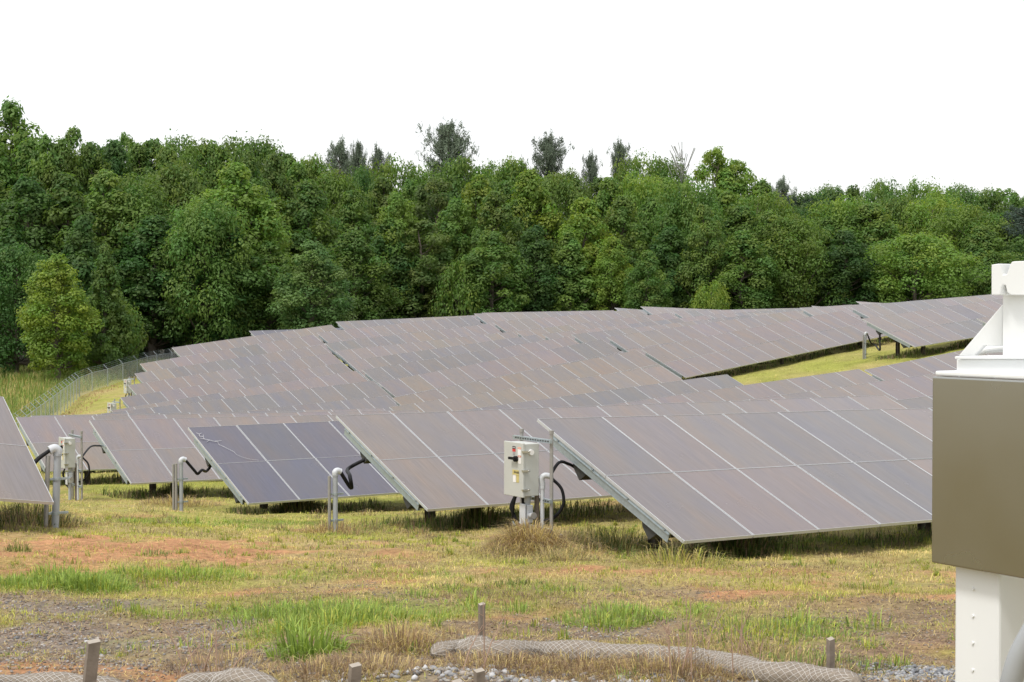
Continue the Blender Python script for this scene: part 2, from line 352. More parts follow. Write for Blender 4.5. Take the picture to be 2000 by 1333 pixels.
def ground_colour(x, y):
    cl, gr, gn, br = masks(x, y)
    a = fbm(x, y, 5, 2); b = fbm(x, y, 1.3, 4)
    c = lerp(np.tile(TURF_C, (len(x), 1)), np.tile(STRAW_C, (len(x), 1)), (b*.6+a*.6-.42)*2.2 + np.clip((24-y)/30, 0, .25))
    c = lerp(c, CLAY_C*.9, np.clip((fbm(x, y, .9, 14)-.6)*4, 0, .8)*np.clip((40-y)/20, 0, 1))
    nr_ = np.clip((13.2-y+(fbm(x, y, 1.4, 120)-.5)*5)/2.5, 0, 1)*np.clip((fbm(x, y, .7, 130)-.36)*5, 0, 1)
    c = lerp(c, np.array([.22, .155, .11]), nr_*.85*(y > 0)); c = lerp(c, GREEN_C, gn*.5); c = lerp(c, BROWN_C, br*.9); c = lerp(c, GRAV_C, gr*1.1); c = lerp(c, CLAY_C, cl)
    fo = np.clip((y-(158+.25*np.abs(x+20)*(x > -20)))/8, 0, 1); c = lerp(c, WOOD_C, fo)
    return c
def axis(segs):
    o = []
    for a, b, s in segs: o += list(np.arange(a, b, s))
    return np.array(o)
xs = axis([(-1500, -300, 120), (-300, -70, 12), (-70, -24, 1.6), (-24, -8, .4), (-8, 8, .12), (8, 24, .4), (24, 110, 1.6), (110, 400, 15), (400, 1501, 120)])
ys = axis([(-1200, -60, 120), (-60, 5, 4), (5, 18, .12), (18, 36, .3), (36, 80, .8), (80, 190, 1.5), (190, 400, 10), (400, 2001, 120)])
GX, GY = np.meshgrid(xs, ys); gx, gy = GX.ravel(), GY.ravel(); V = np.stack([gx, gy, ground_z(gx, gy)], 1)
ii = (np.arange(len(ys)-1)[:, None]*len(xs) + np.arange(len(xs)-1)[None]).ravel()
Fq = np.stack([ii, ii+1, ii+1+len(xs), ii+len(xs)], 1)
g = link('ground', fast_mesh('ground', V, Fq, [M['ground']], ground_colour(gx, gy), True)); tag(g, kind='structure')

# ------------------------------------------------------------ solar tables
def panel_mesh():
    m = MB(); W, L, t = .946, LSLOPE/2-.008, .036; s, e = .008, .004
    z = -t/2
    m.box((W/2, L/2, z-.002), (W-.004, L-.004, t-.004), 0)                      # laminate body in its frame
    m.box((s/2, L/2, z), (s, L, t), 1); m.box((W-s/2, L/2, z), (s, L, t), 1)
    m.box((W/2, e/2, z), (W-2*s, e, t), 1); m.box((W/2, L-e/2, z), (W-2*s, e, t), 1)
    return m.mesh('solar_panel', [M['glass'], M['alu']])
PANEL = panel_mesh()
def rail_mesh():
    m = MB(); L0, L1 = .26, 2.66; Lr = L1-L0; c = (L0+L1)/2
    m.box((0, c, -.055), (.05, Lr, .03), 0); m.box((-.02, c, -.11), (.006, Lr, .1), 0); m.box((.0, c, -.158), (.05, Lr, .008), 0)
    m.box((-.03, c, -.072), (.012, Lr, .010), 0)
    for y in (.35, 1.05, 1.75, 2.5): m.box((-.03, y, -.055), (.02, .03, .02), 0)
    return m.mesh('rail', [M['galv']])
RAIL = rail_mesh()
def purlin_mesh(L):
    # wedge section: flat bottom in the world, sloping top under the rails
    m = MB(); th = TILT; w_ = .30
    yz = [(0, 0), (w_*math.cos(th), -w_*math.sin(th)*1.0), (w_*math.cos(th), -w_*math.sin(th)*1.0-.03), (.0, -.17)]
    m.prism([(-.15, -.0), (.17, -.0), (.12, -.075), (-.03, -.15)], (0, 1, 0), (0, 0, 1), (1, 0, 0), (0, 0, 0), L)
    return m.mesh('purlin', [M['galv_shade']])
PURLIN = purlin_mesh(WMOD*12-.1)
def pile_mesh():
    m = MB(); m.box((0, 0, .5), (.012, .13, 1)); m.box((0, .065, .5), (.11, .01, 1)); m.box((0, -.065, .5), (.11, .01, 1))
    return m.mesh('post', [M['pile']])
PILE = pile_mesh()
ORD = ['', 'first', 'second', 'third', 'fourth', 'fifth', 'sixth', 'seventh', 'eighth', 'ninth', 'tenth', 'eleventh', 'twelfth', 'thirteenth', 'fourteenth', 'fifteenth']
SPECIAL = {(1, 'a'): 'large near solar table with pinkish grey panels right of the pole-mounted switch box',
           (2, 'a'): 'solar table with a black cable at its left end, behind the pole-mounted switch box',
           (3, 'a'): 'solar table with blue tinted panels and one cracked corner panel',
           (4, 'a'): 'solar table just left of the blue tinted table with the cracked panel',
           (5, 'a'): 'solar table behind the smaller left-hand switch box and its thick riser',
           (7, 'c'): 'long solar table standing over the upper side of the open grass strip',
           (6, 'd'): 'solar table with hanging cables at its left end above the open grass strip',
           (15, 'a'): 'hindmost solar table with blue tinted panels at the left skyline of the array',
           (14, 'a'): 'solar table at the upper left corner of the array where the fence ends',
           (5, 'd'): 'pale solar table half hidden behind the sloping white steel bracket',
           (10, 'a'): 'solar table whose left end has the lower of the two distant switch boxes',
           (12, 'a'): 'solar table whose left end has the upper of the two distant switch boxes'}
POSN = {'a': 'leftmost', 'b': 'second from the left', 'c': 'third from the left', 'd': 'fourth from the left', 'e': 'fifth from the left'}
def m4(r, u, n, o):
    return Matrix(((r[0], u[0], n[0], o[0]), (r[1], u[1], n[1], o[1]), (r[2], u[2], n[2], o[2]), (0, 0, 0, 1)))
BASE_TINT = {'blue': (.076, .072, .090), 'pink': (.152, .127, .117), 'grey': (.126, .114, .109), 'tan': (.155, .130, .108)}
def build_table(P0, P1, label, group, hue, seed, only=None):
    rs = random.Random(seed)
    r, u, n = basis(P0, P1); wm = np.linalg.norm(P1-P0)/12
    mid = (P0+P1)/2 - H3*1.38; base = Vector((mid[0], mid[1], gz(mid[0], mid[1])))
    e = empty('solar_table', base, label, 'solar panels', group)
    B0 = P0 - u*LSLOPE; inv = Matrix.Translation(-base)
    tb = rs.random()
    for i in range(12):
        for j in range(2):
            o = bpy.data.objects.new('solar_panel', PANEL); C.objects.link(o); o.parent = e
            jit = rs.gauss(0, .0025)
            q = B0 + r*(i*wm) + u*(j*LSLOPE/2+.004) + n*(.0 + jit)
            mm = m4(r*(wm/WMOD), u, n, q); o.matrix_local = inv @ mm
            h = hue
            if hue == 'mix':
                wv = vnoise(np.array([i*1.0+seed*3.1]), np.array([seed*1.7+.3*j]), 3.2, 2)[0]+rs.uniform(-.1, .1)
                h = 'grey' if wv < .33+.2*(tb < .3) else 'tan' if wv > .78 else 'pink'
            if seed == 31+97: h = (['grey', 'pink', 'pink', 'grey', 'grey', 'grey', 'pink', 'pink', 'pink', 'pink', 'grey', 'pink'] if j else ['pink', 'pink', 'pink', 'grey', 'grey', 'pink', 'pink', 'pink', 'grey', 'pink', 'pink', 'pink'])[i]
            c = BASE_TINT[h]; k = rs.uniform(.95, 1.05); o.color = (c[0]*k*rs.uniform(.96, 1.04), c[1]*k, c[2]*k*rs.uniform(.94, 1.06), 1)
    for s_ in (.035, 4*wm, 8*wm, 12*wm-.035):
        o = bpy.data.objects.new('rail', RAIL); C.objects.link(o); o.parent = e; o.matrix_local = inv @ m4(r, u, n, B0+r*s_)
    for v in (.62, 2.02):
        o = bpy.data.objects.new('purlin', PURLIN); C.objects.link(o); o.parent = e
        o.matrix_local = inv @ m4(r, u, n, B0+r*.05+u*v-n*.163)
    for v in (.62, 2.02):
        for t_ in (.10, .5, .9):
            q = B0 + r*(t_*12*wm) + u*v - n*.24; zz = gz(q[0], q[1])-.25
            o = bpy.data.objects.new('post', PILE); C.objects.link(o); o.parent = e
            R_ = Matrix.Rotation(AZ, 4, 'Z'); o.matrix_local = inv @ (Matrix.Translation((q[0], q[1], zz)) @ R_ @ Matrix.Diagonal((1, 1, max(q[2]-zz, .2), 1)))
    return e, (r, u, n, B0, inv)
INFO = {}
for (k, t) in TABLES:
    hue = {(3, 'a'): 'blue', (15, 'a'): 'blue', (1, 'a'): 'mix', (4, 'b'): 'mix', (5, 'b'): 'grey', (7, 'b'): 'tan', (6, 'b'): 'tan', (7, 'c'): 'pink', (8, 'a'): 'grey', (2, 'a'): 'pink', (4, 'a'): 'pink'}.get((k, t), 'mix')
    lab = SPECIAL.get((k, t), 'solar table in row %s from the front, %s in that row' % (ORD[k], POSN[t]))
    P0, P1 = corner(k, t, 0), corner(k, t, 12)
    INFO[(k, t)] = build_table(P0, P1, lab, 'solar tables standing in rows across the field', hue, k*31+ord(t))
INFO['w'] = build_table(WEST[0], WEST[1], 'solar table cut off by the left edge of the photo', 'solar tables standing in rows across the field', 'pink', 5)
PILE_CLUMPS = [(kt, t_) for kt in TABLES if kt[0] <= 4 for t_ in (.10, .5, .9)]
# the crack across the first panel of the blue table
e, (r, u, n, B0, inv) = INFO[(3, 'a')]
m = MB(); pts = [(.06, 2.72), (.10, 2.66), (.07, 2.58), (.13, 2.55), (.12, 2.45), (.2, 2.40), (.27, 2.34), (.33, 2.33), (.30, 2.22), (.36, 2.12), (.42, 2.0), (.47, 1.9), (.48, 1.78), (.55, 1.66), (.66, 1.57), (.80, 1.52)]
pp = [B0 + r*a + u*b + n*.006 - np.array(e.location) for a, b in pts]; m.tube(pp, [.003, .005, .006, .005, .004, .004, .004, .003, .003, .003, .003, .003, .002, .002, .002, .002], 4)
for a, b, c_, d_ in ((.27, 2.34, .42, 2.36), (.13, 2.55, .17, 2.63), (.12, 2.45, .05, 2.50), (.2, 2.40, .12, 2.33), (.10, 2.66, .16, 2.70)):
    m.tube([B0+r*a+u*b+n*.006-np.array(e.location), B0+r*c_+u*d_+n*.006-np.array(e.location)], [.006, .003], 4)
m.obj('glass_crack', M['crack'], e)

# ------------------------------------------------------------ switch boxes on poles, cable risers
def bez(pts, n=14):
    """smooth curve through points (Catmull-Rom)"""
    P = [np.array(p, float) for p in pts]; P = [2*P[0]-P[1]] + P + [2*P[-1]-P[-2]]; o = []
    for i in range(1, len(P)-2):
        for t in np.linspace(0, 1, n, endpoint=False):
            o.append(.5*((2*P[i]) + (-P[i-1]+P[i+1])*t + (2*P[i-1]-5*P[i]+4*P[i+1]-P[i+2])*t*t + (-P[i-1]+3*P[i]-3*P[i+1]+P[i+2])*t**3))
    o.append(P[-2]); return o
Z3 = np.array([0, 0, 1.])
def text_mesh(s, size, mtl):
    cu = bpy.data.curves.new('txt', 'FONT'); cu.body = s; cu.size = size; cu.align_x = 'CENTER'; cu.extrude = .0006
    o = bpy.data.objects.new('lettering', cu); C.objects.link(o)
    dg = bpy.context.evaluated_depsgraph_get(); dg.update()
    me = bpy.data.meshes.new_from_object(o.evaluated_get(dg)); bpy.data.objects.remove(o); me.materials.clear(); me.materials.append(mtl); return me
def at(px, py, depth):
    v = ray(px, py); return v*(depth/v[1])
def combiner(post2, label, s=1.0, detail=True, cable_to=None, group=None):
    """switch box; post2 = foot of the nearer pole on the ground. Box door faces -R3, poles run along H3"""
    o0 = np.array(post2, float); e = empty('switch_box', Vector(o0), label, 'electrical box', group)
    L = lambda a, b, z: (-R3*a + H3*b + Z3*z)*s                       # a: toward the door side, b: toward the far pole
    hgt = 1.24
    for b, hh in ((0, hgt), (.60, hgt-.02)):
        m = MB(); m.tube([L(0, b, -.35), L(0, b, hh*1.0)], .021*s, 10); m.tube([L(0, b, hh-.01), L(0, b, hh+.03)], .027*s, 10); m.obj('pole', M['conduit'], e)
    for z, b0, b1 in ((1.15, -.04, .72), (.49, -.04, .36), (.17, -.04, .72)):
        m = MB(); m.box(L(.03, (b0+b1)/2, z), (.03*s, (b1-b0)*s, .042*s), 0, (-R3, H3, Z3))
        if detail:
            for q in np.arange(b0+.04, b1-.02, .05): m.box(L(.047, q, z), (.004*s, .026*s, .014*s), 1, (-R3, H3, Z3))
        m.obj('strut', [M['galv'], M['ink']], e)
    # enclosure body: a .09-.29, b .11-.48, z .57-1.14
    body = MB(); z0, z1 = .545, 1.125
    body.box(L(.185, .295, (z0+z1)/2), (.19*s, .37*s, (z1-z0)*s), 0, (-R3, H3, Z3)); bo = body.obj('enclosure', M['box'], e)
    bv = bo.modifiers.new('b', 'BEVEL'); bv.width = .008*s; bv.segments = 2
    d = MB(); d.box(L(.296, .295, (z0+z1)/2), (.026*s, .39*s, (z1-z0+.02)*s), 0, (-R3, H3, Z3)); do = d.obj('door', M['box'], e)
    bv = do.modifiers.new('b', 'BEVEL'); bv.width = .006*s; bv.segments = 2
    h = MB(); h.tube([L(.305, .22, .955), L(.345, .22, .955)], .032*s, 12); h.box(L(.352, .255, .96), (.022*s, .13*s, .028*s), 0, (-R3, H3, Z3)); h.obj('handle', M['black'], do)
    for z in (1.04, .83, .62):
        m = MB(); m.box(L(.285, .095, z), (.07*s, .03*s, .02*s), 0, (-R3, H3, Z3)); m.tube([L(.25, .09, z), L(.24, .07, z)], .011*s, 8); m.obj('latch', M['chrome'], e)
    m = MB(); m.tube([L(.2, .112, 1.03), L(.2, .088, 1.03)], .031*s, 16); m.obj('vent_plug', M['paper'], e)
    ax = -R3
    def plate(b, z, w_, h_, mt, nm='warning_label'):
        m = MB(); m.box(L(.3105, b, z), (.003*s, w_*s, h_*s), 0, (-R3, H3, Z3)); return m.obj(nm, mt, do)
    plate(.28, 1.075, .062, .03, M['ink']); plate(.28, 1.045, .062, .03, M['red']); plate(.28, 1.012, .042, .036, M['greytxt'])
    plate(.17, 1.075, .062, .018, M['orange']); plate(.17, 1.03, .062, .068, M['paper'])
    plate(.17, .985, .062, .016, M['orange']); plate(.17, .94, .062, .068, M['paper'])
    plate(.245, .80, .13, .062, M['yellow'], 'maker_label'); plate(.27, .735, .055, .085, M['paper'], 'data_label'); plate(.205, .735, .05, .08, M['yellow'], 'data_label')
    if detail:
        for s_, b, z, sz, mt in (('shoals', .225, .795, .042, M['ink']), ('WARNING', .17, 1.071, .012, M['paper']), ('WARNING', .17, .981, .012, M['paper']), ('DANGER', .28, 1.071, .014, M['paper'])):
            me = text_mesh(s_, sz*s, mt); o = bpy.data.objects.new('lettering', me); C.objects.link(o); o.parent = do
            X, Zn = -H3, -R3
            pq = L(.3135, b, z); o.matrix_local = m4(X, Z3, Zn, pq)
    # conduits below
    m = MB(); m.tube([L(.17, .22, -.1), L(.17, .22, .54)], .031*s, 14); m.tube([L(.17, .22, .16), L(.17, .22, .23)], .037*s, 14)
    m.tube([L(.17, .22, .47), L(.17, .22, .54)], .038*s, 14); m.obj('conduit', M['pvc'], e)
    m = MB(); m.box(L(.17, .22, .34), (.085*s, .1*s, .2*s), 0, (-R3, H3, Z3)); m.box(L(.235, .22, .33), (.02*s, .11*s, .25*s), 0, (-R3, H3, Z3))
    m.tube([L(.17, .18, .33), L(.17, .10, .33)], .032*s, 14); o = m.obj('conduit_body', M['pvc_light'], e); bv = o.modifiers.new('b', 'BEVEL'); bv.width = .012*s; bv.segments = 2
    m = MB(); m.tube([L(.17, .105, .33), L(.17, .09, .33)], .037*s, 14); m.obj('hub', M['conduit'], e)
    m = MB(); m.tube([L(.04, .12, -.1), L(.04, .12, .66)], .024*s, 12); m.tube([L(.04, .12, .62), L(.04, .12, .70)], .031*s, 12)
    m.tube(bez([L(.04, .12, .66), L(.05, .12, .73), L(.02, .10, .765), L(-.035, .07, .755)], 6), .032*s, 12); m.obj('riser_pipe', M['pvc_light'], e)
    m = MB(); m.box(L(.06, .2, .25), (.03*s, .05*s, .75*s), 0, (-R3, H3, Z3)); m.obj('backing_board', M['wood'], e)
    # black cables
    m = MB()
    for q in range(3):
        m.tube(bez([L(.22-.02*q, .36+.03*q, .56), L(.24, .40+.03*q, .40), L(.22, .42, .26+.03*q), L(.17, .34, .14), L(.15, .28, .15)], 8), .014*s, 7)
        m.tube(bez([L(.14, .34+.02*q, .55), L(.15, .33, .38), L(.15, .29, .25)], 8), .014*s, 7)
    m.obj('cable', M['black'], e)
    m = MB(); m.tube(bez([L(-.04, .07, .74), L(-.12, -.02, .62), L(-.13, -.04, .45), L(-.06, .02, .31), L(.03, .1, .26)], 8), .018*s, 8)
    if cable_to is not None:
        t_ = np.array(cable_to)-o0
        m.tube(bez([L(-.02, .08, .74), L(-.03, .10, .84)*.6+t_*.4+Z3*.06, t_*.8+L(0, .1, 1.02)*.2, t_], 8), .018*s, 8)
    m.obj('cable', M['black'], e)
    return e
def table_pt(kt, a, v, dn): r_, u_, n_, B_, _ = INFO[kt][1]; return B_ + r_*a + u_*v + n_*dn

def foot(px, py, depth):
    v = at(px, py, depth); return np.array([v[0], v[1], gz(v[0], v[1])])
p2 = at(1077, 1066, 17.2)
combiner(p2, 'pale grey switch box on two poles beside the largest near solar table', 1.02, True, table_pt((1, 'a'), .1, 2.2, -.25))
p3 = at(160, 968, 30.2)
combiner(p3, 'smaller looking switch box on poles behind the thick riser at the left', 1.0, True, table_pt((4, 'a'), .1, 2.2, -.25))
for kt, lab in (((10, 'a'), 'distant switch box at the left end of a table, the lower one near the fence'), ((12, 'a'), 'distant switch box at the left end of a table, the upper one near the fence')):
    q = corner(*kt, 0) - R3*.45 - H3*1.3; q[2] = gz(q[0], q[1]); combiner(q, lab, 1.25, False, None, 'switch boxes by the fence')

def riser(p, h, rad, label, two=0, cable=None, direction=None, lean=0., cables=1, rr=.05):
    p = np.array(p, float); e = empty('cable_riser', Vector(p), label, 'conduit post', None)
    d = direction if direction is not None else R3
    top = Z3*h + R3*lean
    m = MB(); m.tube([-Z3*.1, top], rad, 14); m.tube([top*.97, top*1.03], rad*1.22, 14); m.obj('pipe', M['pvc'], e)
    m = MB(); m.tube(bez([top*1.0, top+Z3*rad*.9, top+Z3*rad*1.5+d*rad*.9, top+Z3*rad*1.0+d*rad*2.3], 6), [rad*1.22]*18+[rad*1.3], 14); m.obj('elbow', M['pvc_light'], e)
    for q in range(two):
        off = -R3*(rad*2.6+.03*q) + H3*.05*q
        m = MB(); m.tube([off-Z3*.1, off+top*(.98-.02*q)], rad*.62, 10); m.obj('pole', M['conduit'], e)
    for z in (.2, .66):
        m = MB(); m.box(Z3*h*z+R3*(rad*.8)+R3*lean*z, (rad*5.5, .025, .025), 0, (R3, H3, Z3)); m.tube([Z3*(h*z-.015)+R3*lean*z, Z3*(h*z+.015)+R3*lean*z], rad*1.25, 12); m.obj('clamp', M['galv'], e)
    if cable is not None:
        st = top+Z3*rad*1.0+d*rad*2.2
        m = MB()
        for q in range(cables):
            k_ = q*.035
            m.tube(bez([st] + [np.array(c)-p+H3*k_ for c in cable], 8), rr*.5, 8)
        m.obj('cable', M['black'], e)
    return e
# riser at the blue table, riser left of table two, thick riser at the left edge, and the far one on the grass strip
q = foot(354, 992, 26.4); t_ = table_pt((3, 'a'), .15, 2.0, -.25)
riser(q, .86, .034, 'riser with double pipe and curled black cable at the blue tinted table', 2, [q+Z3*.70+R3*.24, q+Z3*.64+R3*.30, q+Z3*.70+R3*.38, t_-R3*.12-Z3*.14, t_], rr=.05)
q = foot(655, 1044, 20.8); t_ = table_pt((2, 'a'), .15, 2.0, -.25)
riser(q, .78, .034, 'grey riser with a separate steel pole and arching black cable before the second row', 1, [q+Z3*.58+R3*.24, q+Z3*.75+R3*.22, t_-R3*.36-Z3*.12, t_-R3*.08+Z3*.0, t_], rr=.055)
q = foot(107, 1026, 18.6); t_ = WEST[1]-basis(*WEST)[1]*1.5
riser(q, .90, .044, 'thick riser with two black cables at the cut-off table on the left edge', 1, [q+Z3*.82-R3*.22, q+Z3*.62-R3*.36, q+Z3*.45-R3*.50+H3*.2], direction=-R3, lean=.04, cables=2, rr=.045)
q = foot(1690, 709, 63.5); t_ = table_pt((6, 'd'), .15, 2.0, -.25)
riser(q, 1.0, .045, 'small distant riser with two hanging cables on the open grass strip', 1, [q+Z3*.65+R3*.35, q+Z3*.55+R3*.6, t_-Z3*.7, t_-Z3*.3, t_], cables=2, rr=.05)

# ------------------------------------------------------------ chain-link fence
def chain_mat():
    m = bpy.data.materials.new('chain_link'); m.use_nodes = True; t = m.node_tree; N = t.nodes; L = t.links
    b = N['Principled BSDF']; b.inputs['Base Color'].default_value = (.55, .58, .56, 1); b.inputs['Metallic'].default_value = .2; b.inputs['Roughness'].default_value = .5
    return m
M['chain'] = chain_mat()
fpts = [(-25, 940, 84), (20, 898, 94), (60, 861, 105), (110, 815, 122), (155, 774, 140), (180, 764, 145), (210.6, 752, 150), (240, 739, 156), (268, 728, 163), (288, 722, 170), (306.5, 714, 172), (336, 706, 176), (375, 700, 182)]
FP = [foot(x, y, d) for x, y, d in fpts]
def fence(P, label, spacing, group):
    e = empty('chain_link_fence', Vector(P[0]), label, 'fence', group); o0 = np.array(P[0])
    seg = [np.array(p)-o0 for p in P]; pts = []
    for a, b in zip(seg[:-1], seg[1:]):
        n_ = max(1, round(np.linalg.norm(b-a)/spacing))
        for i in range(n_): pts.append(a+(b-a)*i/n_)
    pts.append(seg[-1]); HF = 1.75
    tops = []
    for i, p in enumerate(pts):
        t_ = pts[min(i+1, len(pts)-1)]-pts[max(i-1, 0)]; t_[2] = 0; t_ /= np.linalg.norm(t_); nx = np.array([-t_[1], t_[0], 0])
        m = MB(); m.tube([p-Z3*.3, p+Z3*(HF+.03)], .045 if i in (0, len(pts)-1) else .035, 6)
        tip = p+Z3*(HF+.42)+nx*.42; m.tube([p+Z3*HF, tip], .025, 5); m.obj('fence_post', M['galv'], e); tops.append((p, nx))
    m = MB(); m.tube([p+Z3*HF for p in pts], .022, 5); m.obj('top_rail', M['galv'], e)
    m = MB()
    for k in (.33, .66, .98): m.tube([p+Z3*(HF+.42*k)+nx*.42*k for p, nx in tops], .008, 3)
    m.obj('barbed_wire', M['galv'], e)
    V, Fs = [], []                                        # woven wire as thin flat strips, diamond pattern
    for a, b in zip(pts[:-1], pts[1:]):
        L_ = np.linalg.norm(b-a); d_ = (b-a)/L_; st = .16
        for s_ in np.arange(-HF, L_, st):
            for sg in (1, -1):
                x0, x1 = max(s_, 0), min(s_+HF, L_)
                if x1 <= x0: continue
                z0, z1 = (x0-s_), (x1-s_)
                if sg < 0: z0, z1 = HF-z0, HF-z1
                p0 = a+d_*x0+Z3*z0; p1 = a+d_*x1+Z3*z1; w_ = np.array([0, 0, .015]); k = len(V)
                V += [p0-w_, p1-w_, p1+w_, p0+w_]; Fs.append((k, k+1, k+2, k+3))
    me = fast_mesh('wire_mesh', np.array(V), np.array(Fs), [M['chain']]); o = link('wire_mesh', me, e)
    return e
fence([FP[0], FP[1], FP[4]], 'chain link fence run seen edge-on left of the rust brown strip', 2.7, None)
fence([FP[4]]+FP[5:], 'chain link fence run beyond the corner post, in front of the forest edge', 7.5, None)

# ------------------------------------------------------------ white steel post and metal cabinet at the right edge
D0 = 3.5
cor = at(1831, 735, D0)                                   # upper left corner of the metal face
s_dir = -H3                                               # face runs toward the camera
gz0 = gz(cor[0]+.3, cor[1])
def metal_mat():
    m = mat('brushed_bronze_steel', (.385, .38, .345), .26, 1.0); t = m.node_tree; N = t.nodes; L = t.links; b = N['Principled BSDF']
    tc = N.new('ShaderNodeTexCoord'); mp = N.new('ShaderNodeMapping'); mp.inputs['Scale'].default_value = (220, 220, 2.5); n = N.new('ShaderNodeTexNoise'); n.inputs['Scale'].default_value = 1; n.inputs['Detail'].default_value = 2
    L.new(tc.outputs['Object'], mp.inputs[0]); L.new(mp.outputs[0], n.inputs[0])
    bp = N.new('ShaderNodeBump'); bp.inputs['Strength'].default_value = .08; bp.inputs['Distance'].default_value = .003; L.new(n.outputs[0], bp.inputs['Height']); L.new(bp.outputs[0], b.inputs['Normal'])
    n2 = N.new('ShaderNodeTexNoise'); n2.inputs['Scale'].default_value = 5; n2.inputs['Detail'].default_value = 5; L.new(tc.outputs['Object'], n2.inputs[0])
    mr = N.new('ShaderNodeMapRange'); mr.inputs[3].default_value = .2; mr.inputs[4].default_value = .32; L.new(n2.outputs['Fac'], mr.inputs[0]); L.new(mr.outputs[0], b.inputs['Roughness'])
    return m
M['bronze'] = metal_mat()
e = empty('steel_stand', Vector((cor[0]+.25, cor[1], gz0)), 'white painted steel stand at the right edge with sloping bracket on top', 'steel stand')
eo = np.array(e.location)
def W(a, b, z): return cor + s_dir*a + R3*b + Z3*z - eo   # a along the face toward camera, b behind the face, z above its top edge
zb = gz0 - cor[2]
def wbox(mb, a0, a1, b0, b1, z0, z1): mb.box(W((a0+a1)/2, (b0+b1)/2, (z0+z1)/2), (a1-a0, b1-b0, z1-z0), 0, (s_dir, R3, Z3))
m = MB(); wbox(m, .036, .162, .02, .40, zb-.1, -.06)
o = m.obj('leg', M['white'], e); bv = o.modifiers.new('b', 'BEVEL'); bv.width = .006; bv.segments = 2
for q in range(8):
    m = MB(); m.tube([W(.09, .021, -.475-.061*q), W(.09, .0165, -.475-.061*q)], [.0042, .003], 8); m.obj('rivet', M['white'], e)
m = MB(); m.tube(bez([W(.34, -.0, -.42), W(.29, -.02, -.52), W(.245, -.03, -.62), W(.215, -.02, -.75), W(.205, 0, -1.0)], 8), .024, 12); m.obj('conduit', M['pvc'], e)
m = MB(); wbox(m, -.002, .9, -.006, .42, .002, .012); o = m.obj('top_plate', M['white'], e); bv = o.modifiers.new('b', 'BEVEL'); bv.width = .003; bv.segments = 2
m = MB()
# upper parts are laid out square to the view direction of the stand: plates at b = const
def P2(px, py, b):                                        # point on the vertical plane parallel to the picture at distance D0+b
    v = at(px, py, D0+b); return v - eo
def plate(pts, b, th, name, mt=M['white']):
    m = MB(); a = [P2(x, y, b) for x, y in pts]; c = [q + R3*th for q in a]; n_ = len(a)
    m.add(a+c, [tuple(range(n_))[::-1], tuple(range(n_, 2*n_))] + [(i, (i+1) % n_, n_+(i+1) % n_, n_+i) for i in range(n_)])
    o = m.obj(name, mt, e); bv = o.modifiers.new('b', 'BEVEL'); bv.width = .002; bv.segments = 2; return o
plate([(1868, 730), (1868, 702), (2080, 702), (2080, 732)], -.02, .16, 'base_channel')
plate([(1864, 702), (1864, 696), (2080, 696), (2080, 702)], -.03, .18, 'base_flange')
plate([(1958, 696), (1958, 575), (2060, 575), (2060, 696)], .0, .10, 'mast')
plate([(1958, 594), (1871, 696), (1903, 696), (1921, 676), (1958, 676)], .03, .012, 'gusset')
plate([(1936, 577), (1936, 517), (1952, 515), (1956, 530), (1958, 537), (1966, 536), (1972, 519), (1976, 511), (2060, 508), (2060, 577), (1975, 577), (1967, 572), (1964, 558), (1959, 556), (1955, 562), (1953, 576)], -.03, .16, 'saddle')
m = MB(); m.tube([P2(1890, 694, .12), P2(1925, 684, .10), P2(1970, 680, .10)], .009, 10); m.tube([P2(1896, 690, .16), P2(1970, 668, .16)], .007, 10); m.obj('pipe', M['white'], e)
e2 = empty('metal_cabinet', Vector((cor[0]+.2, cor[1]-.2, cor[2]-.43)), 'brushed bronze coloured metal cabinet fixed to the white steel stand', 'metal cabinet')
eo2 = np.array(e2.location)
m = MB(); m.box(cor + s_dir*.42 + R3*.0 - Z3*.2125 - eo2, (.84, .036, .425), 0, (s_dir, R3, Z3)); o = m.obj('cover', M['bronze'], e2); bv = o.modifiers.new('b', 'BEVEL'); bv.width = .004; bv.segments = 3

